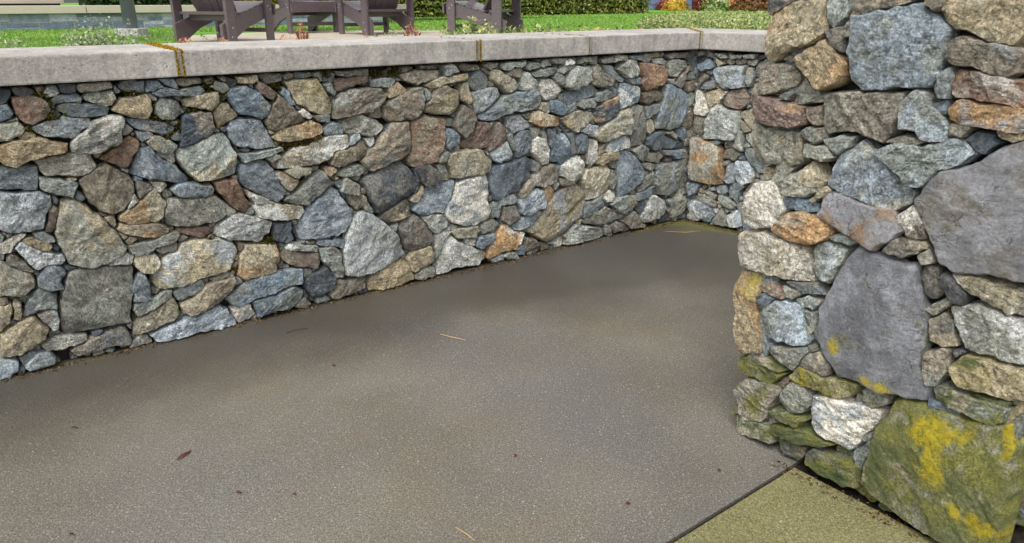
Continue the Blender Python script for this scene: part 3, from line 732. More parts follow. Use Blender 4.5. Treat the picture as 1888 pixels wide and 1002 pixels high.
class Face:            # a vertical wall face: origin a (on the ground), direction s, outward normal n
    def __init__(f, a, s): f.a = np.array(a, float); f.s = np.array(s, float); f.n = np.array([s[1], -s[0], 0.0])
    def from_px(f, x, y):
        q = PL(x, y, f.a, f.n) - f.a; return np.array([np.dot(q, f.s), q[2]])
    def to3(f, P, d): return f.a + P[:, :1]*f.s + np.concatenate([np.zeros((len(P), 2)), P[:, 1:2]], 1) + d[:, None]*f.n
def area(P):
    x, y = P[:, 0], P[:, 1]; return .5*np.sum(x*np.roll(y, -1)-np.roll(x, -1)*y)
def centroid(P):
    x, y = P[:, 0], P[:, 1]; c = x*np.roll(y, -1)-np.roll(x, -1)*y; A_ = c.sum()/2
    return np.array([((x+np.roll(x, -1))*c).sum(), ((y+np.roll(y, -1))*c).sum()])/(6*A_)
def jag(P, r):
    # split every side once or twice and knock the new corners in or out
    out = []; n = len(P)
    for i in range(n):
        a, b_ = P[i], P[(i+1) % n]; e = b_-a; L = np.linalg.norm(e)+1e-9; nn = np.array([e[1], -e[0]])/L
        out.append(a)
        if L > .02:
            for t_ in ((r.uniform(.3, .7),) if L < .07 else (r.uniform(.2, .42), r.uniform(.58, .82))):
                out.append(a+e*t_+nn*r.uniform(-.045, .055)*min(L, .09))
    return np.array(out)
def densify(P, res):
    # trim the corners a little, then resample
    Q = []
    n = len(P)
    for i in range(n):
        a, b_, c = P[i-1], P[i], P[(i+1) % n]
        la, lc = np.linalg.norm(a-b_), np.linalg.norm(c-b_); k = min(.12*min(la, lc), .005)
        Q.append(b_+(a-b_)*(k/max(la, 1e-6))); Q.append(b_*1.0+.25*k*((a-b_)/max(la,1e-6)+(c-b_)/max(lc,1e-6))); Q.append(b_+(c-b_)*(k/max(lc, 1e-6)))
    Q = np.array(Q); d = np.linalg.norm(np.roll(Q, -1, 0)-Q, axis=1); L = d.sum()
    m = max(14, int(L/res)); cs = np.concatenate([[0], np.cumsum(d)]); tt = np.linspace(0, L, m, endpoint=False)
    QQ = np.vstack([Q, Q[:1]])
    return np.stack([np.interp(tt, cs, QQ[:, 0]), np.interp(tt, cs, QQ[:, 1])], 1)
def grow(P, d):
    """push every edge of the outline outwards by d"""
    if area(P) < 0: P = P[::-1]
    e = np.roll(P, -1, 0)-P; e /= (np.linalg.norm(e, axis=1)[:, None]+1e-9); n = np.stack([e[:, 1], -e[:, 0]], 1)
    b = n+np.roll(n, 1, 0); b /= np.maximum((b*b).sum(1), .7)[:, None]/2
    return P+b*d
def stone(P, face, seed, res, proud, back=.10, relief=1.0):
    """outline P (s,z) -> 3D rock with split facets, chipped arris and a root in the wall"""
    r = random.Random(seed)
    if area(P) < 0: P = P[::-1]
    A_ = abs(area(P)); size = math.sqrt(A_)
    sc_ = min(size, .20)
    O = densify(jag(P, r), res); m = len(O)
    c = centroid(P)
    # ragged outline
    for i in range(m):
        q = Vector((O[i, 0]*38, O[i, 1]*38, seed*.77)); q2 = Vector((O[i, 0]*11, O[i, 1]*11, seed*.31))
        dv = O[i]-c; dv /= (np.linalg.norm(dv)+1e-9)
        O[i] += dv*(noise.noise(q)*.09*min(size, .08) + noise.noise(q2)*.02*size+.0015)
    rad = np.linalg.norm(O-c, axis=1).mean()
    w = min(.28*rad, .0045+.022*size)                      # width of the rounded arris
    D = min(.035+.12*size, .085)*relief
    nr = max(5, int(rad/res))
    ts = [0, .18*w/rad, .45*w/rad, .8*w/rad]
    t0 = 1.15*w/rad
    ts += list(t0 + (1-t0)*(np.arange(nr-1)/(nr-1)))
    planes = []
    K = r.choice((2, 3, 3, 4, 5)) if size > .07 else 2
    for k in range(K):
        an = r.uniform(0, 2*math.pi); sl = r.uniform(.10, .50) if k else r.uniform(0, .12)
        planes.append((-math.cos(an)*sl, -math.sin(an)*sl, r.uniform(0, .12)*size + (sl*.30*size if k else 0)))
    pts = []; dep = []
    rings = []
    for t_ in ts:
        rings.append(c+(O-c)*(1-t_))
    R = np.array(rings)                                    # nr x m x 2
    edge = np.array(ts)[:, None]*np.linalg.norm(O-c, axis=1)[None, :]
    e = np.clip(edge/w, 0, 1); prof = (1-(1-e)**1.25)
    rel = R-c
    fac = np.min([g0*rel[..., 0]+g1*rel[..., 1]+a0 for g0, g1, a0 in planes], axis=0)
    fac = np.clip(fac, -.16*size, .12*size)
    for k in range(r.choice((1, 2, 3)) if size > .06 else 1):      # chipped corners
        an = r.uniform(0, 2*math.pi); sl = r.uniform(.5, 1.1); ext = (rel[..., 0]*math.cos(an)+rel[..., 1]*math.sin(an)).max()
        fac = np.minimum(fac, -sl*(rel[..., 0]*math.cos(an)+rel[..., 1]*math.sin(an)-ext*r.uniform(.55, .85)))
    fac = np.clip(fac, -.2*size, .12*size)
    Z = proud + D*(prof-1) + fac*.58*np.clip(e*1.2, 0, 1)*relief
    sa = r.uniform(0, math.pi); ca, sn = math.cos(sa), math.sin(sa)
    fq = 1/max(size, .05)
    for i in range(R.shape[0]):
        for j in range(m):
            x, y = R[i, j]; u = x*ca+y*sn; v = -x*sn+y*ca
            n1 = noise.fractal(Vector((u*2.2*fq, v*4.5*fq, seed*1.37)), .8, 2.0, 4)
            n2 = abs(noise.noise(Vector((u*16, v*38, seed*2.1))))
            n3 = noise.noise(Vector((x*75, y*75, seed)))
            k = .35+.65*min(1, edge[i, j]/w)
            st = math.floor((n1+1)*3.2)/3.2-1            # ledges
            Z[i, j] += relief*k*(n1*.016*sc_ + st*.036*sc_ - n2*.006*min(1, size*6) + n3*.002)
    nR = R.shape[0]
    P3 = []
    bk = c+(O-c)*.88
    P3.append(face.to3(bk, np.full(m, -back)))
    for i in range(nR-1): P3.append(face.to3(R[i], Z[i]))
    last = face.to3(c[None, :], np.array([Z[-1].mean()]))
    V = np.vstack(P3+[last]); Fc = []
    for i in range(nR-1):
        a = i*m; b_ = (i+1)*m
        for j in range(m):
            j2 = (j+1) % m; Fc.append((a+j, a+j2, b_+j2, b_+j))
    a = (nR-1)*m; cidx = len(V)-1
    for j in range(m): Fc.append((a+j, a+(j+1) % m, cidx))
    Fc.append(tuple(range(m-1, -1, -1)))
    return V, Fc
def build_stones(name, items, parent, label=None, kind=None):
    """items: list of (V, F, colA, colB, seed, moss, lich) merged into one mesh"""
    VV = []; FF = []; cm = []; ca = []; cb = []; sd = []; mo = []; li = []; off = 0
    for V, Fc, a, b_, s, m_, l_, *cc in items:
        VV.append(V); FF += [tuple(i+off for i in f) for f in Fc]; n = len(V); off += n
        ca.append(np.tile(np.append(a, 1), (n, 1))); cb.append(np.tile(np.append(b_, 1), (n, 1)))
        cm.append(np.full(n, 1.0 if cc and cc[0][0] == 'v' else 0.0)); sd.append(np.full(n, s)); mo.append(np.full(n, m_)); li.append(np.full(n, l_))
    VV = np.vstack(VV)
    o = mesh_obj(name, VV.tolist(), FF, ROCK, parent, smooth=True); me = o.data
    me.set_sharp_from_angle(angle=math.radians(26))
    for nm, arr in (('col_a', ca), ('col_b', cb)):
        at = me.attributes.new(nm, 'FLOAT_COLOR', 'POINT'); at.data.foreach_set('color', np.vstack(arr).astype(np.float32).ravel())
    for nm, arr in (('calm', cm), ('seed', sd), ('moss', mo), ('lich', li)):
        at = me.attributes.new(nm, 'FLOAT', 'POINT'); at.data.foreach_set('value', np.concatenate(arr).astype(np.float32))
    tag(o, label=label, kind=kind)
    return o
def fill_gaps(polys, s0, s1, z0, z1, seed, cell=.004, rmin=.009, rmax=.04, skip=.0):
    """chink stones grown into the spaces the given outlines leave on a face"""
    r = random.Random(seed)
    nx = int((s1-s0)/cell); ny = int((z1-z0)/cell)
    X = s0+(np.arange(nx)+.5)*cell; Y = z0+(np.arange(ny)+.5)*cell
    cov = np.zeros((ny, nx), bool)
    def fill(P, arr, val=True):
        i0, i1 = np.searchsorted(X, [P[:, 0].min(), P[:, 0].max()]); j0, j1 = np.searchsorted(Y, [P[:, 1].min(), P[:, 1].max()])
        if i1 <= i0 or j1 <= j0: return
        xx, yy = np.meshgrid(X[i0:i1], Y[j0:j1]); ins = np.zeros(xx.shape, bool); n = len(P)
        for k in range(n):
            x1, y1 = P[k]; x2, y2 = P[(k+1) % n]
            cnd = ((y1 > yy) != (y2 > yy)); 
            with np.errstate(all='ignore'): xi = (x2-x1)*(yy-y1)/(y2-y1+1e-12)+x1
            ins ^= cnd & (xx < xi)
        arr[j0:j1, i0:i1] |= ins
    for P in polys: fill(P, cov)
    out = []
    def dist_map(c, kmax):
        d = np.zeros(c.shape, np.int16); cur = ~c
        cur[0, :] = cur[-1, :] = False; cur[:, 0] = cur[:, -1] = False
        for k in range(1, kmax+1):
            d[cur] = k
            nx_ = cur.copy()
            nx_[1:, :] &= cur[:-1, :]; nx_[:-1, :] &= cur[1:, :]; nx_[:, 1:] &= cur[:, :-1]; nx_[:, :-1] &= cur[:, 1:]
            if k % 2 == 0:
                nx_[1:, 1:] &= cur[:-1, :-1]; nx_[:-1, :-1] &= cur[1:, 1:]; nx_[1:, :-1] &= cur[:-1, 1:]; nx_[:-1, 1:] &= cur[1:, :-1]
            cur = nx_
            if not cur.any(): break
        return d
    thr = rmax
    while thr > rmin:
        k = max(2, int(thr/cell)); d = dist_map(cov, k)
        ys, xs = np.where(d >= k)
        if len(ys) == 0: thr *= .8; continue
        idx = list(range(len(ys))); r.shuffle(idx)
        used = cov.copy(); cnt = 0
        for q in idx[:4000]:
            j, i = ys[q], xs[q]
            jl, il = max(0, j-k+1), max(0, i-k+1)
            if used[jl:j+k, il:i+k].sum() > .12*(2*k)**2: continue
            lim = thr*r.uniform(1.6, 2.6); asp = r.uniform(.55, 1); an0 = r.uniform(-.5, .5)
            pts = []
            na = 14
            for a_ in range(na):
                an = 2*math.pi*a_/na+r.uniform(-.12, .12); dx, dy = math.cos(an), math.sin(an)
                la = lim*math.sqrt((math.cos(an-an0))**2+(asp*math.sin(an-an0))**2)
                t_ = cell
                while t_ < la:
                    jj = int(round(j+dy*t_/cell)); ii = int(round(i+dx*t_/cell))
                    if jj < 0 or ii < 0 or jj >= ny or ii >= nx or used[jj, ii]: break
                    t_ += cell
                pts.append((X[i]+dx*max(t_-.6*cell, cell), Y[j]+dy*max(t_-.6*cell, cell)))
            P = np.array(pts)
            # knock the star into something rock-like
            c = P.mean(0); P = .72*P + .14*np.roll(P, 1, 0) + .14*np.roll(P, -1, 0)
            P = P[np.sort(r_choice(r, na, r.choice((7, 8, 9, 10))))]
            if abs(area(P)) < (1.2*rmin)**2: continue
            if r.random() > skip: out.append(P)
            fill(P, used); fill(P, cov)
            cnt += 1
        thr *= .8
    return out
def r_choice(r, n, k): return np.array(r.sample(range(n), k))
# ------------------------------------------------------------ the three faces
A0 = G(0, 700); CORNER = G(1263, 405)
DR = (CORNER-A0)/np.linalg.norm(CORNER-A0)
DR2 = np.array([.68, -.733, 0.0]); DR2 /= np.linalg.norm(DR2)
LW = float(np.dot(CORNER-A0, DR))                      # 4.46 m of wall in view
F1 = Face(A0, DR); F2 = Face(CORNER, DR2)
PA = G(1354, 793); PE = G(1727, 1002); DP = (PE-PA)/np.linalg.norm(PE-PA)
PW = 0.93
F3 = Face(PA, DP)
TOP = 1.265
sets = {1: [], 2: [], 3: []}
for tn, (ox, oy, sc, txt) in TILES.items():
    for code, px, m_, l_ in parse(txt):
        full = px/sc+np.array([ox, oy]); cxp = full[:, 0].mean()
        which = 3 if tn[0] == 'P' else (2 if cxp > 1265.5 else 1)
        f = {1: F1, 2: F2, 3: F3}[which]
        P = np.array([f.from_px(x, y) for x, y in full])
        P = grow(P, .0028)
        if which != 3: P[:, 1] = np.clip(P[:, 1], -.03, TOP+.005)
        else: P[:, 1] = np.clip(P[:, 1], -.03, 2.0); P[:, 0] = np.clip(P[:, 0], -.075, PW+.03)
        if which == 1: P[:, 0] = np.minimum(P[:, 0], LW+.02)
        if which == 2: P[:, 0] = np.maximum(P[:, 0], -.0)
        if abs(area(P)) < 2e-4: continue
        sets[which].append([code, P, m_, l_])
GRC = ['gk','gb','bg','kg','kd','gt','bk','dk','gw','kt','tk','db','gk','kr']
def make_items(face, lst, res, seed0, pr=(-.012, .02), relief=1.0, back=.10):
    it = []
    for i, (code, P, m_, l_) in enumerate(lst):
        r = random.Random(seed0*1000+i); a, b_ = code_cols(code, r)
        sz = math.sqrt(abs(area(P)))
        relief_ = relief*(.45 if code[0] == 'v' else .7 if l_ > .7 else 1)
        V, Fc = stone(P, face, seed0*1000+i, res if sz < .2 else res*1.15, r.uniform(*pr)+min(.02, sz*.05), back, relief_)
        it.append((sz, V, Fc, a, b_, r.uniform(0, 1)*9.7, m_, l_, code, P))
    return it
def rel(o, root):
    bpy.context.view_layer.update()
    o.parent = root; o.matrix_parent_inverse = root.matrix_world.inverted(); return o
def wall_core(name, face, s0, s1, z1, rec, depth, parent):
    mb = MB(); a = face.a+face.s*s0-face.n*rec; b_ = face.a+face.s*s1-face.n*rec
    c = b_-face.n*(depth-rec); d = a-face.n*(depth-rec)
    mb.prism([(p[0], p[1], -.3) for p in (a, b_, c, d)], (0, 0, z1+.3))
    bpy.context.view_layer.update(); return rel(mb.build(name, MORTAR), parent)
def assemble(face, lst, s0, s1, z1, seed, res, parent, limit, skip=.12, cell=.004, extra_codes=GRC, pr=(-.012, .02), relief=1.0, rmax=.075, back=.10, mossfn=None):
    fl = fill_gaps([x[1] for x in lst], s0, s1, .0, z1, seed, cell=cell, rmin=.013, rmax=rmax, skip=skip)
    r = random.Random(seed)
    fl = [[r.choice(extra_codes), P, (mossfn(P) if mossfn else 0), 0] for P in fl]
    big = make_items(face, lst, res, seed, pr, relief, back)
    sm = make_items(face, fl, res*1.25, seed+1, (pr[0]-.028, pr[1]-.022), relief, back*.8)
    big.sort(key=lambda q: -q[0])
    named = []
    for q in big[:limit]:
        named.append((q, build_stones('stone', [q[1:9]], parent)))
    rest = [q[1:9] for q in big[limit:]+sm]
    if rest: build_stones('small_stone', rest, parent, kind='stuff')
    return named
# long wall
WALL1 = empty('stone_wall', tuple(A0)); tag(WALL1, 'long low retaining wall of mixed grey, blue and tan rubble stones under a pale concrete coping', 'wall')
wall_core('mortar_core', F1, -1.6, LW+.3, 1.262, .065, .42, WALL1)
assemble(F1, sets[1], -1.5, LW+.03, 1.262, 11, .0095, WALL1, 99, skip=.16)
WALL2 = empty('stone_wall', tuple(CORNER)); tag(WALL2, 'short rubble wall turning from the far corner and running behind the tall stone pillar', 'wall')
wall_core('mortar_core', F2, -.25, 3.0, 1.258, .065, .42, WALL2)
assemble(F2, sets[2], -.04, 2.9, 1.258, 12, .0105, WALL2, 99, skip=.0)
PIL = empty('stone_pillar', tuple(PA)); tag(PIL, 'tall square rubble stone pillar in the right foreground with yellow moss on its lowest boulders', 'pillar')
F4 = Face(PA+DP*PW, -F3.n); F5 = Face(PA-F3.n*PW, F3.n); F6 = Face(PA+DP*PW-F3.n*PW, -DP)
mb = MB(); k = .06
q0, q1 = PA+DP*k-F3.n*k, PA+DP*(PW-k)-F3.n*k; q2, q3 = PA+DP*(PW-k)-F3.n*(PW-k), PA+DP*k-F3.n*(PW-k)
mb.prism([(p[0], p[1], -.3) for p in (q0, q1, q2, q3)], (0, 0, 2.25)); bpy.context.view_layer.update(); rel(mb.build('mortar_core', MORTAR), PIL)
pm = lambda P: max(0, .55-1.2*P[:, 1].mean())
nm = assemble(F3, sets[3], -.03, PW, 1.95, 13, .0065, PIL, 99, skip=.45, cell=.003, pr=(-.01, .02), relief=1.0, rmax=.09, back=.12, mossfn=pm)
for q, o in nm:
    if q[6+2] == 'gt' and q[0] > .3: o['label'] = 'huge corner boulder coated in green moss and bright yellow lichen'
    elif q[8] == 'vv': o['label'] = 'large smooth purple-grey slab with yellow lichen along its lower edge'
    elif q[8] == 'vk': o['label'] = 'largest dark purple-grey boulder high on the right'
for i, f in enumerate((F4, F5, F6)):
    assemble(f, [], .0, PW, 1.95, 30+i, .014, PIL, 0, cell=.008, rmax=.12, pr=(-.01, .02), back=.12, mossfn=pm)
def patch(o, spots, base=0.0):
    me = o.data; n = len(me.vertices); co_ = np.empty(n*3, np.float32); me.vertices.foreach_get('co', co_); co_ = co_.reshape(-1, 3)
    val = np.full(n, base)
    for x, y, rs, rz, v in spots:
        q = F3.from_px(x, y); s_ = (co_-F3.a)@F3.s-q[0]; z_ = co_[:, 2]-q[1]
        val = np.maximum(val, v*np.exp(-((s_/rs)**2+(z_/rz)**2)))
    me.attributes['lich'].data.foreach_set('value', val.astype(np.float32))
for q, o in nm:
    if q[7] > .7: patch(o, [(1712, 790, .10, .075, 1.5), (1725, 850, .075, .10, 1.25), (1650, 790, .06, .05, .9), (1868, 790, .03, .2, 1.1), (1795, 955, .16, .07, .95), (1700, 930, .10, .05, .7), (1620, 880, .03, .1, .4)], .30)
    elif q[8] == 'vv': patch(o, [(1541, 640, .03, .05, 1.2), (1600, 700, .07, .03, 1.3), (1630, 714, .07, .03, 1.3), (1550, 672, .05, .03, .9)], .05)
# backing stones packed into the inside corner of the two walls
rc = random.Random(77)
for f_, s0_, root_ in ((F1, LW-.05, WALL1), (F2, -.03, WALL2)):
    z_ = .0; it_ = []
    while z_ < 1.24:
        h_ = rc.uniform(.05, .11); P_ = np.array([[s0_+rc.uniform(-.02, .0), z_], [s0_+.11, z_+rc.uniform(0, .01)], [s0_+.12, z_+h_*.9], [s0_+.04, z_+h_+.004], [s0_-.01, z_+h_*.8]])
        a_, b_ = code_cols(rc.choice(GRC), rc); V_, F_ = stone(P_, f_, rc.randint(1, 9999), .012, -.026, .09); it_.append((V_, F_, a_, b_, rc.random()*9, 0, 0)); z_ += h_
    build_stones('corner_stone', it_, root_, kind='stuff')
# ------------------------------------------------------------ coping
ZB, ZT, OV, CW = 1.2705, 1.386, .035, .62
S1 = lambda s, n: A0+DR*s+F1.n*n
# mitre at the corner, front and back
def isect(p, d, q, e):
    m_ = np.array([[d[0], -e[0]], [d[1], -e[1]]]); t_ = np.linalg.solve(m_, (q-p)[:2]); return p+d*t_[0]
CF = isect(S1(0, OV), DR, CORNER+F2.n*OV, DR2); CB = isect(S1(0, -CW), DR, CORNER-F2.n*CW, DR2)
def slab(pts, name, mat, parent, zb=ZB, zt=ZT, bev=.007):
    m_ = MB(); m_.prism([(p[0], p[1], zb) for p in pts], (0, 0, zt-zb)); return m_.build(name, mat, parent, bevel=bev)
js = [(0.937, .964), (2.545, 2.575), (3.392, 3.42)]
bpy.context.view_layer.update()
edges = [-1.65]+[v for j in js for v in j]
for i in range(0, len(edges), 2):
    a = edges[i]; b_ = edges[i+1] if i+1 < len(edges) else None
    if b_ is not None: pts = [S1(a, OV), S1(b_, OV), S1(b_, -CW), S1(a, -CW)]
    else: pts = [S1(a, OV), CF-DR*.014, CB-DR*.014, S1(a, -CW)]
    rel(slab(pts, 'coping_slab', CONC, WALL1), WALL1)
for a, b_ in js:
    rel(slab([S1(a+.004, OV-.004), S1(b_-.004, OV-.004), S1(b_-.004, -CW+.004), S1(a+.004, -CW+.004)], 'joint', JOINT, WALL1, ZB+.002, ZT-.004, .002), WALL1)
rel(slab([CF-DR*.010-F1.n*.004, CF+DR2*.010-F2.n*.004, CB+DR2*.010, CB-DR*.010], 'joint', JOINT, WALL1, ZB+.002, ZT-.004, .002), WALL1)
S2 = lambda s, n: CORNER+DR2*s+F2.n*n
rel(slab([CF+DR2*.014, S2(1.3, OV), S2(1.3, -CW), CB+DR2*.014], 'coping_slab', CONC, WALL2), WALL2)
rel(slab([S2(1.312, OV), S2(3.0, OV), S2(3.0, -CW), S2(1.312, -CW)], 'coping_slab', CONC, WALL2), WALL2)
# ------------------------------------------------------------ ground
PAVE = pavement_mat('dark_aggregate', (97, 92, 81), (116, 111, 100), False)
PAVE2 = pavement_mat('mossy_aggregate', (118, 112, 78), (136, 129, 96), True)
SOIL = simple('soil', (44, 38, 30), .95, .5, 30, .03, 50)
def struct(o): o['kind'] = 'structure'; return o
JA = G(1454, 861); JB = G(1226, 1002); JD = (JB-JA)/np.linalg.norm(JB-JA)         # edge of dark slab
JA2 = G(1470, 864); 
mb = MB(); mb.box((-30, -30, -.35), (30, 12, -.014)); soil = struct(mb.build('soil', SOIL))
def sheet(name, corners, z, mat, nx, ny, fns):
    """bilinear grid sheet with skirt; fns give attributes from position"""
    c = [np.array(p, float)[:2] for p in corners]; V = []; Fc = []
    for j in range(ny+1):
        for i in range(nx+1):
            u, v = i/nx, j/ny; p = (c[0]*(1-u)+c[1]*u)*(1-v)+(c[3]*(1-u)+c[2]*u)*v
            V.append((p[0], p[1], z+.0015*noise.noise(Vector((p[0]*1.5, p[1]*1.5, 0)))))
    for j in range(ny):
        for i in range(nx): a = j*(nx+1)+i; Fc.append((a, a+1, a+nx+2, a+nx+1))
    b = [i for i in range(nx+1)]+[j*(nx+1)+nx for j in range(1, ny+1)]+[ny*(nx+1)+i for i in range(nx-1, -1, -1)]+[j*(nx+1) for j in range(ny-1, 0, -1)]
    base = len(V); V += [(V[k][0], V[k][1], V[k][2]-.05) for k in b]
    for k in range(len(b)): k2 = (k+1) % len(b); Fc.append((b[k], base+k, base+k2, b[k2]))
    o = mesh_obj(name, V, Fc, mat, smooth=False)
    arr = np.array(V)
    for nm_, fn in fns.items():
        at = o.data.attributes.new(nm_, 'FLOAT', 'POINT'); at.data.foreach_set('value', fn(arr).astype(np.float32))
    return struct(o)
def wdist(V):
    d1 = -(np.dot(A0[:2], F1.n[:2]) - V[:, :2]@F1.n[:2]); d2 = -(np.dot(CORNER[:2], F2.n[:2]) - V[:, :2]@F2.n[:2])
    return np.minimum(np.abs(d1), np.abs(d2)), d1, d2
CN = CORNER[:2]
def damp(V):
    d, d1, d2 = wdist(V)
    cd = np.hypot(V[:, 0]-CN[0], V[:, 1]-CN[1])
    return np.clip(1-d/1.15, 0, 1)*1.0 + np.clip(1-cd/2.6, 0, 1)*.85
def algae(V):
    d, d1, d2 = wdist(V)
    cd = np.hypot(V[:, 0]-CN[0], V[:, 1]-CN[1]); pd = np.hypot(V[:, 0]-PA[0], V[:, 1]-PA[1])
    return np.clip(1-cd/.8, 0, 1)*.5 + np.clip(1-d/.13, 0, 1)*.45 + np.clip(1-pd/.55, 0, 1)*.35 + np.clip(1-np.abs(d2)/.5, 0, 1)*.3
# dark slab: between the two walls, the joint and the foot of the pillar
back = -.04
P0 = JB+JD*6
far = CORNER+F1.n*back*0
LEFT = A0-DR*3
c0 = P0; c1 = JA-JD*4.0
sheet('pavement', [P0, JA-JD*0.0, CORNER-F1.n*.05+DR*.02, LEFT-F1.n*.05], 0, PAVE, 150, 110, {'damp': damp, 'algae': algae})
# strip running past the pillar to the short wall
sheet('pavement', [JA, JA-JD*4.5+DP*0, CORNER+DR2*3.2-F2.n*.03, CORNER-F1.n*.05+DR*.02], .0, PAVE, 90, 90, {'damp': damp, 'algae': algae})
q = G(1468, 865); q_ = G(1731, 1002); qd = (q_-q)/np.linalg.norm(q_-q)
K0 = isect(G(1462, 865), JD, q, qd)
sheet('pavement', [K0, K0+JD*7, K0+JD*7+qd*8, K0+qd*8], .002, PAVE2, 60, 60,
      {'damp': lambda V: np.full(len(V), -.2), 'algae': lambda V: np.full(len(V), .38)})
# terrace: raised ground behind both walls
ZT0 = 1.2
PAVER = simple('patio_paver', (176, 166, 148), .85, .15, 3, .004, 90)
LAWN = simple('lawn_base', (98, 148, 48), .9, .3, 2, .02, 40)
BEDM = simple('bed_soil', (96, 78, 58), .95, .4, 14, .03, 40)
mb = MB()
i1 = S1(-9, -.1); ic = isect(S1(0, -.1), DR, S2(0, -.1), DR2); i2 = S2(12, -.1)
mb.prism([(p[0], p[1], -.3) for p in (i1, ic, i2, np.array([60, 10, 0]), np.array([60, 110, 0]), np.array([-60, 110, 0]), np.array([-60, 6, 0]))], (0, 0, ZT0+.3))
struct(mb.build('lawn', LAWN))
# planting strip behind the coping
BW = CW+.28
cb1 = isect(S1(0, -BW), DR, S2(0, -BW-.9), DR2); cb2 = isect(S1(0, -CW+.02), DR, S2(0, -CW+.02), DR2)
mb = MB(); mb.prism([(*S1(-6, -CW+.02)[:2], ZT0+.002), (*cb2[:2], ZT0+.002), (*cb1[:2], ZT0+.002), (*S1(-6, -BW)[:2], ZT0+.002)], (0, 0, .035))
mb.prism([(*cb2[:2], ZT0+.003), (*S2(10, -CW+.02)[:2], ZT0+.003), (*S2(10, -CW-3.2)[:2], ZT0+.003), (*(cb2+DR*0.9-F1.n*1.6)[:2], ZT0+.003)], (0, 0, .035))
struct(mb.build('planting_bed', BEDM))
# paver patio under the chairs
p1, p2, p3, p4 = G(330, 69, ZT0), G(530, 59.5, ZT0), G(860, 56.5, ZT0), G(905, 66, ZT0)
mb = MB(); mb.prism([(p[0], p[1], ZT0+.001) for p in (S1(-.35, -BW-.02), S1(3.3, -BW-.02), p3, p2, p1)], (0, 0, .012))
struct(mb.build('patio', PAVER))
# ------------------------------------------------------------ foliage helpers
def leaf_cloud(name, P, size, mat, parent=None, up=.0, tint=None, seed=1, elong=1.7, nrm=None):
    g = np.random.default_rng(seed); n = len(P); P = np.asarray(P, float)
    d = g.normal(size=(n, 3)); 
    if nrm is not None: d = d*.55+nrm
    d[:, 2] += up; d /= np.linalg.norm(d, axis=1)[:, None]
    a = g.normal(size=(n, 3)); a -= d*(a*d).sum(1)[:, None]; a /= np.linalg.norm(a, axis=1)[:, None]; b_ = np.cross(d, a)
    sz = (size*g.uniform(.6, 1.3, n))[:, None]
    tip = P+a*sz*elong*.5; bs = P-a*sz*elong*.5; l = P+b_*sz*.45+d*sz*.12; r = P-b_*sz*.45+d*sz*.12
    V = np.stack([bs, l, tip, r], 1).reshape(-1, 3); i = np.arange(n)*4
    me = bpy.data.meshes.new(name); me.vertices.add(4*n); me.vertices.foreach_set('co', V.astype(np.float32).ravel())
    me.loops.add(4*n); me.polygons.add(n)
    me.loops.foreach_set('vertex_index', np.arange(4*n, dtype=np.int32)); me.polygons.foreach_set('loop_start', (i).astype(np.int32))
    me.polygons.foreach_set('loop_total', np.full(n, 4, np.int32)); me.update(calc_edges=True); me.validate()
    tt = g.random(n) if tint is None else np.clip(tint+g.normal(0, .12, n), 0, 1)
    at = me.attributes.new('tint', 'FLOAT', 'POINT'); at.data.foreach_set('value', np.repeat(tt, 4).astype(np.float32))
    me.materials.append(mat); o = bpy.data.objects.new(name, me); C.objects.link(o)
    if parent: o.parent = parent
    return o
L_HEDGE = leaf_mat('hedge_leaf', [(46, 58, 24), (92, 106, 42), (146, 154, 66), (188, 182, 100)])
L_DARK = leaf_mat('dark_hedge_leaf', [(22, 42, 20), (46, 78, 32), (84, 116, 44)])
L_YEL = leaf_mat('golden_leaf', [(96, 96, 22), (160, 150, 40), (206, 190, 70)])
L_SIL = leaf_mat('silver_leaf', [(86, 110, 66), (146, 164, 124), (196, 204, 172), (150, 158, 96)])
L_RED = leaf_mat('red_leaf', [(168, 84, 72), (214, 130, 112), (232, 170, 144), (206, 182, 100)])
L_COT = leaf_mat('cover_leaf', [(66, 96, 44), (128, 152, 84), (190, 202, 144), (206, 184, 120)])
L_GRS = leaf_mat('grass_blade', [(88, 128, 46), (126, 166, 70), (164, 192, 100)])
L_ORG = leaf_mat('orange_leaf', [(120, 60, 34), (196, 112, 66), (222, 170, 110)])
L_BRN = leaf_mat('brown_leaf', [(70, 46, 30), (122, 84, 50), (160, 120, 80)])
L_MOS = leaf_mat('moss_leaf', [(110, 96, 20), (178, 146, 30), (222, 180, 50)])
L_MOD = leaf_mat('dark_moss_leaf', [(34, 30, 14), (74, 70, 20), (120, 110, 30)])
WOOD = simple('twig_bark', (92, 66, 44), .8, .3, 40)
def on_box(a, b_, th, z0, z1, n, seed, wob=.06):
    """points on front, end and top of a clipped hedge from a to b_ (front line), thickness th to the back"""
    g = np.random.default_rng(seed); a = np.array(a[:2]); b_ = np.array(b_[:2]); L = np.linalg.norm(b_-a); d = (b_-a)/L; nn = np.array([d[1], -d[0]])
    u = g.random(n); v = g.random(n); w_ = g.random(n); depth = np.abs(g.normal(0, wob, n))
    P = np.zeros((n, 3)); Nn = np.zeros((n, 3))
    ar = np.array([L*(z1-z0), th*(z1-z0), L*th]); cs = np.cumsum(ar/ar.sum())
    for i in range(n):
        bulge = .05*noise.noise(Vector((u[i]*L*1.3, v[i]*2, seed)))
        if w_[i] < cs[0]: p = a+d*u[i]*L - nn*(depth[i]+bulge); P[i] = (*p, z0+v[i]*(z1-z0)); Nn[i, :2] = nn
        elif w_[i] < cs[1]: p = b_-d*(depth[i])-nn*u[i]*th; P[i] = (*p, z0+v[i]*(z1-z0)); Nn[i, :2] = d
        else: p = a+d*u[i]*L-nn*v[i]*th; P[i] = (*p, z1-depth[i]); Nn[i, 2] = 1
    return P, Nn
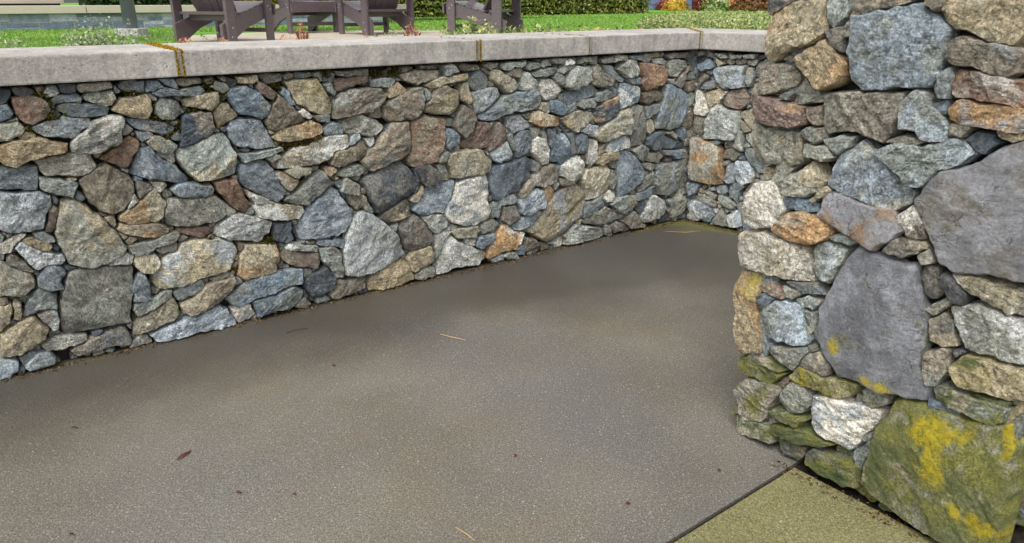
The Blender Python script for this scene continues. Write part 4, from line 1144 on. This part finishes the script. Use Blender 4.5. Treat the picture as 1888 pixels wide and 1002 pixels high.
def hedge(name, a, b_, th, z0, z1, n, size, mat, seed, label, core_rgb=(34, 40, 18), group=None):
    root = empty(name, (a[0], a[1], z0)); tag(root, label, 'hedge', group)
    P, Nn = on_box(a, b_, th, z0+.02, z1, n, seed)
    rel(leaf_cloud('foliage', P, size, mat, root, seed=seed, nrm=Nn*.8), root)
    a2 = np.array(a[:2]); b2 = np.array(b_[:2]); d = (b2-a2)/np.linalg.norm(b2-a2); nn = np.array([d[1], -d[0]])
    c = [a2-nn*.12+d*.1, b2-nn*.12-d*.12, b2-nn*(th-.1)-d*.12, a2-nn*(th-.1)+d*.1]
    m_ = MB(); m_.prism([(p[0], p[1], z0-.02) for p in c], (0, 0, z1-z0-.12))
    rel(m_.build('branches', simple(name+'_core', core_rgb, .9, .4, 12, .05, 20), root), root)
    bpy.context.view_layer.update()
    return root
def bush(name, c, rx, rz, n, size, mat, seed, label, cat='shrub', group=None):
    root = empty(name, tuple(c)); tag(root, label, cat, group)
    g = np.random.default_rng(seed); d = g.normal(size=(n, 3)); d /= np.linalg.norm(d, axis=1)[:, None]
    r = np.array([1+.35*noise.noise(Vector(tuple(v*2.1))+Vector((seed, 0, 0))) for v in d])*g.uniform(.6, 1.05, n)
    P = d*r[:, None]*np.array([rx, rx, rz]); P[:, 2] = np.abs(P[:, 2]+rz*.25)
    o = leaf_cloud('foliage', P, size, mat, root, seed=seed, nrm=d)
    m_ = MB()
    for k in range(7):
        an = k*.9+seed; e = Vector((math.cos(an)*rx*.5, math.sin(an)*rx*.5, rz*.8)); t_ = .012+rx*.02
        m_.prism([(t_, 0, 0), (0, t_, 0), (-t_, 0, 0), (0, -t_, 0)], e)
    m_.build('stems', WOOD, root)
    return root
# ------------------------------------------------------------ background
hg = 1.85
HA = G(770, 34, ZT0); HB = G(1197, 26, ZT0); HD = (HB-HA)/np.linalg.norm(HB-HA)
hedge('clipped_hedge', HA-HD*3.0, HB, 1.2, ZT0, ZT0+hg, 26000, .055, L_HEDGE, 3, 'long clipped yew green hedge across the back of the lawn')
# low granite retaining wall with pale coping, at left
W1 = G(0, 60, ZT0); W2 = G(706, 45, ZT0); WD = (W2-W1)/np.linalg.norm(W2-W1); WN = np.array([WD[1], -WD[0], 0])
FW = Face(W1, WD); LWW = float(np.linalg.norm(W2-W1))
GW = empty('granite_wall', tuple(W1)); tag(GW, 'low blue-grey granite block wall with cream coping behind the left lawn', 'wall')
GR = simple('granite_block', (150, 160, 176), .8, .22, 9, .012, 70); GRM = simple('granite_joint', (196, 198, 198), .9, .1, 20)
CRM = simple('cream_coping', (196, 186, 168), .8, .08, 3, .002, 90)
wr = random.Random(4)
m_ = MB(); s = -4.0; hgt = [.0, .105, .215]
BLK = [MB() for _ in range(4)]
zz = [0.0, .115, .23]
def blk(s0, e0, zb, zt):
    pr_ = wr.uniform(0, .010)
    p = [W1+WD*(s0+.006)+WN*pr_, W1+WD*(e0-.006)+WN*pr_, W1+WD*(e0-.006)-WN*.05, W1+WD*(s0+.006)-WN*.05]
    wr.choice(BLK).prism([(x[0], x[1], ZT0+zb) for x in p], (0, 0, zt-zb))
for row in range(2):
    s = -4.0+row*.13
    while s < LWW:
        L = wr.uniform(.16, .5); e = min(s+L, LWW)
        if wr.random() < .3: m2 = (zz[row]+zz[row+1])/2; blk(s, e, zz[row]+.006, m2-.004); blk(s, e, m2+.004, zz[row+1]-.004)
        else: blk(s, e, zz[row]+.006, zz[row+1]-.004)
        s = e
for i, c_ in enumerate(((140, 150, 164), (176, 182, 192), (118, 130, 146), (156, 160, 166))):
    rel(BLK[i].build('granite_blocks', simple('granite_block', c_, .8, .28, 14, .014, 60), GW, bevel=.004), GW)
bpy.context.view_layer.update()
core = MB(); p = [W1-WD*4-WN*.006, W2-WN*.006, W2-WN*.4, W1-WD*4-WN*.4]; core.prism([(x[0], x[1], ZT0-.02) for x in p], (0, 0, .245)); rel(core.build('mortar_core', GRM, GW), GW)
cj = [-4.0, 1.05, 3.45, 6.2, LWW+.03]
for a, b_ in zip(cj[:-1], cj[1:]):
    p = [W1+WD*(a+.005)+WN*.05, W1+WD*(b_-.005)+WN*.05, W1+WD*(b_-.005)-WN*.45, W1+WD*(a+.005)-WN*.45]
    m_ = MB(); m_.prism([(x[0], x[1], ZT0+.227) for x in p], (0, 0, .098)); rel(m_.build('coping_slab', CRM, GW, bevel=.004), GW)
# raised ground behind it, upper cream wall and dark step
m_ = MB(); p = [W1-WD*6-WN*.41, W2-WN*.41, W2-WN*9, W1-WD*6-WN*9]; m_.prism([(x[0], x[1], ZT0+.004) for x in p], (0, 0, .27)); struct(m_.build('raised_bed', BEDM))
UE = PL(118, 4, W1-WN*1.9, WN); us = float(np.dot(UE-W1, WD))
UW = empty('upper_wall', tuple(W1-WN*1.9)); tag(UW, 'cream capped upper wall with dark base at the far left edge of the garden', 'wall')
m_ = MB(); p = [W1+WD*x-WN*y for x, y in ((-6, 1.95), (us-.05, 1.95), (us-.05, 2.3), (-6, 2.3))]; m_.prism([(x[0], x[1], ZT0+.25) for x in p], (0, 0, .27))
rel(m_.build('wall_base', simple('dark_wall', (88, 86, 98), .8, .2, 5), UW), UW)
m_ = MB(); p = [W1+WD*x-WN*y for x, y in ((-6, 1.9), (us, 1.9), (us, 2.4), (-6, 2.4))]; m_.prism([(x[0], x[1], ZT0+.345) for x in p], (0, 0, .11))
bpy.context.view_layer.update(); rel(m_.build('coping_slab', CRM, UW, bevel=.004), UW)
bpy.context.view_layer.update()
hh = lambda s, y: W1+WD*s-WN*y
hedge('shrub_hedge', hh(us+.1, 1.1), hh(us+2.3, 1.1), .9, ZT0+.27, ZT0+1.1, 5000, .05, L_DARK, 5, 'dark green shrub hedge behind the granite wall left of the grey post')
hedge('golden_hedge', hh(us+2.45, .9), hh(us+4.4, .9), .8, ZT0+.27, ZT0+1.0, 5000, .05, L_YEL, 6, 'golden green shrub hedge behind the granite wall right of the grey post')
hedge('clipped_hedge', hh(us+4.5, 1.0), hh(us+9.0, 1.0), .9, ZT0+.27, ZT0+1.2, 8000, .05, L_HEDGE, 8, 'mid green hedge behind the granite wall and the facing chair')
# far building wall and shrubs at right
BA = G(1190, 20, ZT0); BB = G(1440, 20, ZT0)
BLD = empty('stone_building', tuple(BA)); tag(BLD, 'blue-grey stone building base far beyond the lawn at right', 'building')
m_ = MB(); r5 = random.Random(5); bx = BA[0]-1
m_.box((BA[0]-1, BA[1]+2.2, ZT0-.1), (BB[0]+6, BA[1]+6, ZT0+3)); bpy.context.view_layer.update(); rel(m_.build('wall', simple('building_mortar', (120, 124, 136), .9, .1, 5), BLD), BLD)
m_ = MB()
for row in range(9):
    x = BA[0]-1+r5.uniform(0, .3)
    while x < BB[0]+5:
        L = r5.uniform(.4, 1.0); m_.box((x+.01, BA[1]+2.14-r5.uniform(0, .03), ZT0+row*.2+.01), (x+L-.01, BA[1]+2.22, ZT0+row*.2+.19)); x += L
bo = m_.build('stone_blocks', simple('blue_granite', (104, 118, 148), .8, .3, 3), BLD); rel(bo, BLD)
def at_px(x, y, dy=0): q = G(x, y, ZT0); return (q[0], q[1]+dy, ZT0)
m_ = MB(); a = G(1279, 20.5, ZT0); b_ = G(1306, 20.5, ZT0); m_.box((a[0], a[1]-.15, ZT0), (b_[0], a[1]+.05, ZT0+1.6))
bush('red_shrub', at_px(1226, 19), .42, .42, 1400, .06, leaf_mat('maroon_leaf', [(84, 28, 34), (140, 56, 60), (176, 90, 84)]), 11, 'small maroon shrub against the blue-grey building, left of the yellow one')
bush('yellow_shrub', at_px(1246, 20.6), .5, .42, 1800, .06, leaf_mat('sun_leaf', [(150, 130, 30), (212, 186, 60), (226, 150, 90)]), 12, 'round yellow and orange shrub in front of the blue-grey building')
hedge('red_hedge', G(1278, 20.5, ZT0), G(1308, 20.5, ZT0), .8, ZT0, ZT0+1.4, 3500, .06, leaf_mat('crimson_leaf', [(92, 30, 36), (146, 58, 58), (170, 84, 74)]), 13, 'clipped crimson hedge beside the blue-grey building', (60, 20, 22))
bush('green_shrub', at_px(1326, 20.5), .75, .65, 2600, .07, L_COT, 14, 'pale green rounded shrub right of the crimson hedge')
bush('orange_shrub', at_px(1352, 20.5), .7, .75, 2400, .07, L_ORG, 15, 'orange leaved shrub between the pale green and the brown shrub')
bush('brown_shrub', at_px(1392, 20.8), 1.0, .75, 3600, .07, L_BRN, 16, 'wide russet brown shrub nearest the stone pillar')
bush('brown_shrub', at_px(1440, 20.8), .9, .8, 2600, .07, L_BRN, 17, 'russet brown shrub seen just past the pillar edge')
# ------------------------------------------------------------ post
PP = G(245, 70, ZT0)
POST = empty('lamp_post', (PP[0], PP[1], ZT0)); tag(POST, 'round dark grey metal post on a square concrete footing at left', 'post')
def cyl(name, r, z0, z1, mat, parent, seg=32):
    V = [(r*math.cos(2*math.pi*i/seg), r*math.sin(2*math.pi*i/seg), z) for z in (z0, z1) for i in range(seg)]
    Fc = [(i, (i+1) % seg, seg+(i+1) % seg, seg+i) for i in range(seg)]+[tuple(range(seg-1, -1, -1)), tuple(range(seg, 2*seg))]
    me = bpy.data.meshes.new(name); me.from_pydata(V, [], Fc); me.materials.append(mat)
    for p_ in me.polygons: p_.use_smooth = len(p_.vertices) == 4
    o = bpy.data.objects.new(name, me); C.objects.link(o); o.parent = parent; return o
cyl('pole', .073, .09, 3.4, simple('post_paint', (124, 127, 140), .45, .06, 3), POST)
m_ = MB(); m_.box((-.13, -.13, -.02), (.13, .13, .10)); m_.build('footing', simple('footing_concrete', (176, 172, 172), .85, .12, 12, .004, 90), POST, bevel=.008)
cyl('collar', .079, .098, .106, simple('post_collar', (110, 112, 124), .5, .06, 3), POST)
# ------------------------------------------------------------ adirondack chairs
PLA, tP, bP = newmat('brown_board')
p_ = pos(tP); mp = N(tP, 'ShaderNodeMapping'); mp.inputs['Scale'].default_value = (6, 6, 60); tP.links.new(p_, mp.inputs['Vector'])
cP = mix(tP, ramp(tP, noise_n(tP, mp.outputs[0], 3, 6, .7), .3, .7), lin((80, 68, 72)), lin((106, 94, 99)))
tP.links.new(cP, bP.inputs['Base Color']); bP.inputs['Roughness'].default_value = .30; bP.inputs['Specular IOR Level'].default_value = .8
SCREW = simple('steel_screw', (200, 200, 205), .3)
def make_chair():
    root = empty('garden_chair', (0, 0, 0))
    for sx in (-1, 1):
        m_ = MB(); x0 = sx*.33; m_.box((min(x0, x0-sx*.032), .22, 0), (max(x0, x0-sx*.032), .31, .545)); m_.build('front_leg', PLA, root, bevel=.004)
        m_ = MB(); m_.box((min(x0, x0-sx*.032), -.33, 0), (max(x0, x0-sx*.032), -.22, .545))
        xx = x0+sx*.0; m_.box((min(xx, xx-sx*.09), -.335, .0), (max(xx, xx-sx*.09), -.332, .16)) if False else None
        m_.build('rear_leg', PLA, root, bevel=.004)
        m_ = MB(); xr = sx*.296
        prof = [(-.37, 0), (-.28, 0), (-.04, .13), (.34, .245), (.34, .345), (.27, .352), (.12, .312), (0, .278), (-.13, .25), (-.37, .17)]
        m_.prism([(xr-(.032 if sx > 0 else 0), y, z) for y, z in prof], (.032, 0, 0)); m_.build('side_rail', PLA, root, bevel=.003)
        m_ = MB(); xa = sx*.355; lo, hi = min(xa-.075, xa+.075), max(xa-.075, xa+.075)
        m_.prism([(lo, -.40, .547), (hi, -.40, .547), (hi+.01*sx, .34, .547), (hi-.02, .40, .547), (lo+.02, .40, .547), (lo, .34, .547)], (0, 0, .026)); m_.build('armrest', PLA, root, bevel=.004)
        for (y, z) in ((.25, .33), (.28, .30), (-.27, .14), (-.29, .06)):
            xs = sx*.3305; s_ = MB(); s_.box((min(xs, xs+sx*.003), y-.005, z-.005), (max(xs, xs+sx*.003), y+.005, z+.005)); s_.build('screw', SCREW, root)
    m_ = MB()
    path = [(.345, .362), (.27, .376), (.19, .356), (.11, .333), (.03, .309), (-.05, .288), (-.13, .278)]
    for i in range(len(path)-1):
        (y1, z1), (y2, z2) = path[i], path[i+1]; y2 += .009
        m_.prism([(-.30, y1, z1), (-.30, y2, z2), (-.30, y2-.002, z2-.022), (-.30, y1-.002, z1-.022)], (.60, 0, 0))
    m_.build('seat', PLA, root, bevel=.004)
    m_ = MB()   # fan back: seven tapered boards
    nb = 6
    for i in range(nb):
        f0 = lambda k: (-.235+.47*k/nb); f1 = lambda k: (-.335+.67*k/nb)
        a0, a1 = f0(i)+.003, f0(i+1)-.003; b0, b1 = f1(i)+.003, f1(i+1)-.003
        cen = 1-abs((i+.5)/nb-.5)*2; zt = .86+.12*math.sqrt(cen)
        cv = .035*(abs((i+.5)/nb-.5)*2)**2
        m_.prism([(a0, -.10+cv, .28), (a1, -.10+cv, .28), (b1, -.42+cv, zt), (b0, -.42+cv, zt)], (0, -.022, -.008))
    m_.build('backrest', PLA, root, bevel=.003)
    m_ = MB(); m_.box((-.296, -.27, .255), (.296, -.18, .283)); m_.box((-.262, -.185, .20), (.262, -.155, .254)); m_.build('rear_beam', PLA, root, bevel=.003)
    m_ = MB(); m_.box((-.32, -.385, .50), (.32, -.335, .545)); m_.build('arm_beam', PLA, root, bevel=.003)
    m_ = MB(); m_.box((-.296, .25, .085), (.296, .275, .125)); m_.build('stretcher', PLA, root, bevel=.003)
    m_ = MB(); m_.box((-.33, .346, .245), (.33, .368, .348)); m_.build('front_apron', PLA, root, bevel=.003)
    return root
def copy_tree(o, parent=None):
    c = o.copy(); C.objects.link(c); c.parent = parent
    for ch in list(o.children): copy_tree(ch, c)
    return c
ch0 = make_chair(); bpy.context.view_layer.update()
# (pixel column of the middle, distance, facing azimuth clockwise from +Y in degrees, label)
CH = [(417, 8.1, 22, 'dark brown slatted garden chair nearest the grey post, seen from behind and facing right'),
      (560, 10.2, 137, 'dark brown slatted garden chair facing the wall, between the two chairs seen from behind'),
      (694, 9.5, -42, 'brown garden chair seen square from behind, right of the chair that faces the wall'),
      (893, 8.9, -70, 'brown garden chair standing apart at right, turned side on before the clipped hedge')]
for i, (px, d, az, lb) in enumerate(CH):
    o = ch0 if i == 0 else copy_tree(ch0)
    rr = ray(px, 60); rr = rr/np.hypot(rr[0], rr[1])*d
    o.location = (rr[0], rr[1], ZT0+.014); o.rotation_euler[2] = -math.radians(az)
    tag(o, lb, 'chair', 'brown garden chairs on the terrace')
# ------------------------------------------------------------ plants on the terrace
def clump_pts(c, r, h, n, g):
    a = g.random(n)*2*math.pi; q = np.sqrt(g.random(n))*r
    z = g.random(n)*h*(1-.7*(q/r)**2)
    return np.stack([c[0]+np.cos(a)*q, c[1]+np.sin(a)*q, c[2]+.03+z], 1)
g = np.random.default_rng(20)
P = []
def strip(x0, x1, yb, n, r=.05, h=.10):      # sprigs in the bed, laid out along the picture rows
    for _ in range(n):
        x = rnd.uniform(x0, x1); s_ = float(np.dot(PL(x, 70, S1(0, -CW-.1), F1.n)-A0, DR))
        c = S1(s_, -CW-rnd.uniform(.04, .24)); P.append(clump_pts((c[0], c[1], ZT0+.035), r*rnd.uniform(.6, 1.4), h*rnd.uniform(.5, 1.3), 60, g))
strip(118, 250, 84, 60, .05, .19); strip(150, 220, 84, 24, .05, .22); strip(250, 325, 80, 20, .05, .15); strip(-40, 45, 92, 16, .05, .19)
strip(95, 118, 86, 2, .03, .14); strip(370, 450, 76, 5, .03, .17); strip(700, 735, 70, 8, .04, .20)
tag(leaf_cloud('ground_cover', np.vstack(P), .013, L_SIL, up=.6, seed=21), 'silvery green ground cover growing behind the long coping', 'ground cover', kind='stuff')
P = []
strip(815, 1050, 62, 110, .05, .155); strip(860, 900, 62, 20, .05, .19); strip(960, 1045, 60, 20, .05, .17); strip(1050, 1190, 56, 20, .04, .13)
# broad bed beyond the corner
g2 = np.random.default_rng(22)
for _ in range(1700):
    x = rnd.uniform(1185, 1500); t_ = (x-1185)/235; y = rnd.uniform(30-6*min(t_, 1) if t_ > .25 else 46-14*t_*4*.9, 51+5*t_)
    c = G(x, y, ZT0+.12); 
    if np.hypot(c[0], c[1]) > 17: continue
    P.append(clump_pts((c[0], c[1], ZT0), .09, .20, 34, g2))
tag(leaf_cloud('ground_cover', np.vstack(P), .019, L_COT, up=.7, seed=23), 'small leaved green and cream ground cover filling the bed beyond the wall corner', 'ground cover', kind='stuff')
REDS = [(340, 75, .10, .10, 'pink sedum clump at the foot of the leftmost chair'), (411, 75, .08, .07, 'pale pink sedum clump under the leftmost chair'),
        (529, 68, .11, .11, 'red and yellow sedum clump between the leftmost chair and the facing chair'), (558, 66, .07, .24, 'tall upright pink sedum in front of the facing chair'),
        (676, 68, .06, .06, 'small pink sedum by the left rear leg of the chair seen square from behind'), (760, 60, .11, .20, 'spiky orange red sedum by the right rear leg of the chair seen square from behind'),
        (1105, 55, .16, .07, 'low wide coral sedum mat behind the coping near the wall corner'), (1180, 53, .08, .06, 'low coral sedum nearest the wall corner')]
for k, (x, y, r_, h_, lb) in enumerate(REDS):
    s_ = float(np.dot(PL(x, 70, S1(0, -CW-.12), F1.n)-A0, DR)); c = S1(s_, -CW-.12)
    root = empty('sedum_plant', (c[0], c[1], ZT0+.035)); tag(root, lb, 'plant', 'pink sedum plants along the coping')
    gg = np.random.default_rng(40+k); q = clump_pts((0, 0, 0), r_*.75, h_*.45+.112, 1100, gg)
    leaf_cloud('foliage', q, .008, L_RED, root, up=.5, seed=50+k, elong=1.2)
    m_ = MB()
    for j in range(6):
        an = j*1.05; m_.prism([(.004, 0, 0), (0, .004, 0), (-.004, 0, 0)], (math.cos(an)*r_*.5, math.sin(an)*r_*.5, h_*.4+.09))
    m_.build('stems', WOOD, root)
# lawn blades
n = 90000; gx = np.random.default_rng(60); X = []
while len(X) < n:
    x = gx.uniform(-40, 1460, 20000); y = 24+ (95-24)*gx.random(20000)**1.3
    for a_, b_ in zip(x, y):
        q = G(a_, b_, ZT0)
        if np.hypot(q[0], q[1]) > 27 or np.dot(q-A0, F1.n) > -BW-.02: continue
        if np.dot(q[:2]-W1[:2], WN[:2]) < .02 and np.dot(q-W1, WD) < LWW: continue
        if a_ > 330 and a_ < 870 and b_ > 59: continue
        if a_ > 1230 and b_ > 32: continue
        if np.dot(q[:2]-HA[:2], np.array([HD[1], -HD[0]])) < 0 and a_ < 1197: continue
        X.append((q[0], q[1], ZT0))
X = np.array(X[:n]); hgt = gx.uniform(.018, .045, n); an = gx.random(n)*6.28; wv = .006+.0006*np.hypot(X[:, 0], X[:, 1])
V = np.zeros((n, 3, 3)); V[:, 0] = X; V[:, 1] = X; V[:, 2] = X
V[:, 0, 0] -= np.cos(an)*wv; V[:, 0, 1] -= np.sin(an)*wv; V[:, 1, 0] += np.cos(an)*wv; V[:, 1, 1] += np.sin(an)*wv
V[:, 2, 0] += gx.normal(0, .02, n); V[:, 2, 1] += gx.normal(0, .02, n); V[:, 2, 2] += hgt
me = bpy.data.meshes.new('grass'); me.vertices.add(3*n); me.vertices.foreach_set('co', V.astype(np.float32).ravel()); me.loops.add(3*n); me.polygons.add(n)
me.loops.foreach_set('vertex_index', np.arange(3*n, dtype=np.int32)); me.polygons.foreach_set('loop_start', (np.arange(n)*3).astype(np.int32)); me.polygons.foreach_set('loop_total', np.full(n, 3, np.int32))
me.update(calc_edges=True); me.validate()
big = np.array([noise.noise(Vector((v[0]*.7, v[1]*.7, 0))) for v in X])*.25+.55
at = me.attributes.new('tint', 'FLOAT', 'POINT'); at.data.foreach_set('value', np.repeat(np.clip(big+gx.normal(0, .18, n), 0, 1), 3).astype(np.float32))
me.materials.append(L_GRS); go = bpy.data.objects.new('grass', me); C.objects.link(go); tag(go, 'bright green mown grass of the terrace lawn', 'grass', kind='stuff')
# ------------------------------------------------------------ moss tufts
def tuft(pts, r, n, seed):
    gg = np.random.default_rng(seed); out = []
    for p in pts:
        d = gg.normal(size=(n, 3)); out.append(np.array(p)+d*r*.45)
    return np.vstack(out)
M1 = []      # golden moss in the coping joints
def joint_moss(s_, dens_top, dens_front, bottom=1.0):
    for _ in range(dens_top):
        M1.append(S1(s_, -rnd.uniform(-.035, .45))*[1, 1, 0]+[0, 0, ZT+.001])
    for _ in range(dens_front):
        M1.append(S1(s_, OV)*[1, 1, 0]+[0, 0, ZB+rnd.uniform(0, .115)*bottom])
for s_ in (.938, .963): joint_moss(s_, 70, 34)
for _ in range(160):
    s_ = rnd.choice((.938, .963)); M1.append(S1(s_+rnd.gauss(0, .007), rnd.uniform(-.60, -.05))*[1, 1, 0]+[0, 0, ZT+rnd.uniform(0, .006)])
for s_ in (2.547, 2.573): joint_moss(s_, 4, 26)
for s_ in (3.393,): joint_moss(s_, 30, 5)
for _ in range(50):
    u = rnd.random(); M1.append((CF*(1-u)+CB*u)*[1, 1, 0]+[0, 0, ZT+.002]+(DR*rnd.choice((-.013, .012))))
for _ in range(34): M1.append(CF*[1, 1, 0]+[0, 0, rnd.uniform(ZB, ZT)]+DR*rnd.choice((-.013, .014)))
tag(leaf_cloud('moss', tuft(M1, .0036, 26, 70), .0042, L_MOS, seed=71, up=.3), 'golden orange moss growing in the coping joints', 'moss', kind='stuff')
M2 = []      # moss cushions in the stonework
def wall_moss(tile, pts, n=22, rr=.02):
    ox, oy, sc = TILES[tile][:3]
    for (x, y) in pts:
        q = F1.from_px(x/sc+ox, y/sc+oy)
        for _ in range(n): M2.append(A0+DR*(q[0]+rnd.gauss(0, rr))+np.array([0, 0, q[1]+rnd.gauss(0, rr*.6)])-F1.n*rnd.uniform(.0, .03))
wall_moss('T1', [(260, 262), (290, 280), (330, 375), (300, 395), (935, 280), (940, 350), (935, 385), (910, 410), (990, 405), (1040, 425), (1085, 440), (1070, 490), (1020, 505), (1110, 455), (830, 240), (1290, 180), (1280, 210), (175, 480), (1180, 345)])
wall_moss('T3', [(480, 560), (540, 545), (590, 545), (640, 535), (690, 510), (100, 270), (440, 215), (730, 130), (740, 110), (1050, 125), (1140, 120), (1160, 105), (640, 400), (420, 600)])
wall_moss('T4', [(380, 355), (400, 360), (520, 120), (10, 350), (1055, 640), (180, 520)])
tag(leaf_cloud('moss', tuft(M2, .008, 10, 72), .007, L_MOD, seed=73, up=.3), 'dark olive moss cushions between the stones of the long wall', 'moss', kind='stuff')
# leaf crumbs and grit in the dark gap at the foot of the pillar and walls
M3 = []
for _ in range(600):
    u = rnd.random(); c = (G(1420, 850)*(1-u)+G(1740, 1010)*u)+DP*rnd.uniform(-.02, .02)+F3.n*rnd.uniform(-.03, .035); M3.append([c[0], c[1], rnd.uniform(-.012, .006)])
for _ in range(1500):
    u = rnd.random()*LW; c = A0+DR*u+F1.n*abs(rnd.gauss(0, .028)); M3.append([c[0], c[1], rnd.uniform(.001, .006)])
for _ in range(500):
    u = rnd.random()*1.0; c = CORNER+DR2*u+F2.n*abs(rnd.gauss(0, .03)); M3.append([c[0], c[1], rnd.uniform(.001, .006)])
for _ in range(160):
    M3.append([*(JA+JD*rnd.uniform(0, .9)+DP*rnd.uniform(.01, .035))[:2], rnd.uniform(-.013, -.004)])
L_DEB = leaf_mat('debris_leaf', [(40, 28, 18), (92, 66, 40), (140, 112, 70), (60, 52, 30)])
tag(leaf_cloud('leaf_debris', np.array(M3), .008, L_DEB, seed=74, up=1.5), 'brown leaf crumbs lying along the foot of the walls and pillar', 'debris', kind='stuff')
# roots straggling on the ledge of the pillar foot
# ------------------------------------------------------------ litter on the pavement
def tube(pts, r, mat, name, z=.004):
    m_ = MB(); V = []; Fc = []; seg = 6
    for i, p in enumerate(pts):
        t_ = np.array(pts[min(i+1, len(pts)-1)])-np.array(pts[max(i-1, 0)]); t_ = t_/np.linalg.norm(t_); u = np.cross(t_, [0, 0, 1]); u /= np.linalg.norm(u); v = np.cross(t_, u)
        rr = r*(1-.5*abs(i/(len(pts)-1)-.4))
        for k in range(seg): a = 2*math.pi*k/seg; V.append(np.array(p)+u*rr*math.cos(a)+v*rr*math.sin(a))
    for i in range(len(pts)-1):
        for k in range(seg): Fc.append((i*seg+k, i*seg+(k+1) % seg, (i+1)*seg+(k+1) % seg, (i+1)*seg+k))
    Fc += [tuple(range(seg)), tuple(range(len(V)-seg, len(V)))]
    return mesh_obj(name, V, Fc, mat, smooth=True)
STRAW = simple('straw', (190, 160, 110), .7, .15, 30)
def gp(x, y, z=.005): q = G(x, y); return (q[0], q[1], z)
tag(tube([gp(812, 618), gp(835, 624), gp(858, 629)], .0022, STRAW, 'dry_needle'), 'straw coloured pine needle lying in the middle of the pavement', 'needle')
tag(tube([gp(840, 975), gp(862, 988), gp(876, 1000)], .0016, STRAW, 'dry_needle'), 'thin pale needle lying at the bottom edge of the pavement', 'needle')
tag(tube([gp(528, 616), gp(545, 610), gp(568, 607)], .002, WOOD, 'dry_twig'), 'thin brown twig near the foot of the long wall', 'twig')
tag(tube([gp(690, 541), gp(720, 533), gp(742, 528)], .002, STRAW, 'dry_needle'), 'pale needle close against the foot of the long wall', 'needle')
tag(tube([gp(1225, 428), gp(1265, 430), gp(1292, 427)], .0018, STRAW, 'dry_needle'), 'pale needle lying near the wall corner', 'needle')
DRL = simple('dead_leaf', (104, 48, 34), .7, .3, 60)
def leaf_obj(x, y, l, w_, an, lb, mat=DRL, name='dead_leaf'):
    q = G(x, y); V = []; Fc = []; n_ = 8
    for i in range(n_+1):
        t_ = i/n_; ww = w_*math.sin(math.pi*min(.98, max(.04, t_)))**.7*.5*(1+.3*math.sin(i*2.3))
        for sgn, zz_ in ((-1, .006), (0, .002), (1, .007)):
            xx = (t_-.5)*l; yy = sgn*ww; V.append((q[0]+xx*math.cos(an)-yy*math.sin(an), q[1]+xx*math.sin(an)+yy*math.cos(an), zz_+.003*math.sin(t_*5)+.002))
    for i in range(n_):
        for k in range(2): a = i*3+k; Fc.append((a, a+1, a+4, a+3))
    o = mesh_obj(name, V, Fc, mat); so_ = o.modifiers.new('thick', 'SOLIDIFY'); so_.thickness = .0012
    return tag(o, lb, 'leaf')
leaf_obj(340, 842, .07, .012, 1.2, 'curled reddish brown leaf lying alone on the left of the pavement')
leaf_obj(950, 842, .02, .012, 1.9, 'tiny dark leaf scrap in the centre of the pavement')
leaf_obj(616, 676, .016, .008, .2, 'tiny red leaf scrap left of the pine needle')
leaf_obj(138, 791, .022, .007, .4, 'dark leaf scrap furthest left on the pavement')
leaf_obj(441, 911, .018, .009, .3, 'dark leaf scrap below the curled reddish leaf')
leaf_obj(543, 914, .02, .008, 2.4, 'dark leaf scrap near the bottom edge, left of centre')
leaf_obj(1158, 931, .018, .01, .3, 'dark leaf scrap near the joint of the mossy slab')
leaf_obj(1326, 870, .014, .009, .3, 'dark leaf scrap close to the pillar foot')
leaf_obj(132+1, 988, .014, .009, 1.3, 'dark leaf scrap in the bottom left corner of the pavement')
m_ = [(c_, h_) for c_, h_ in ()]
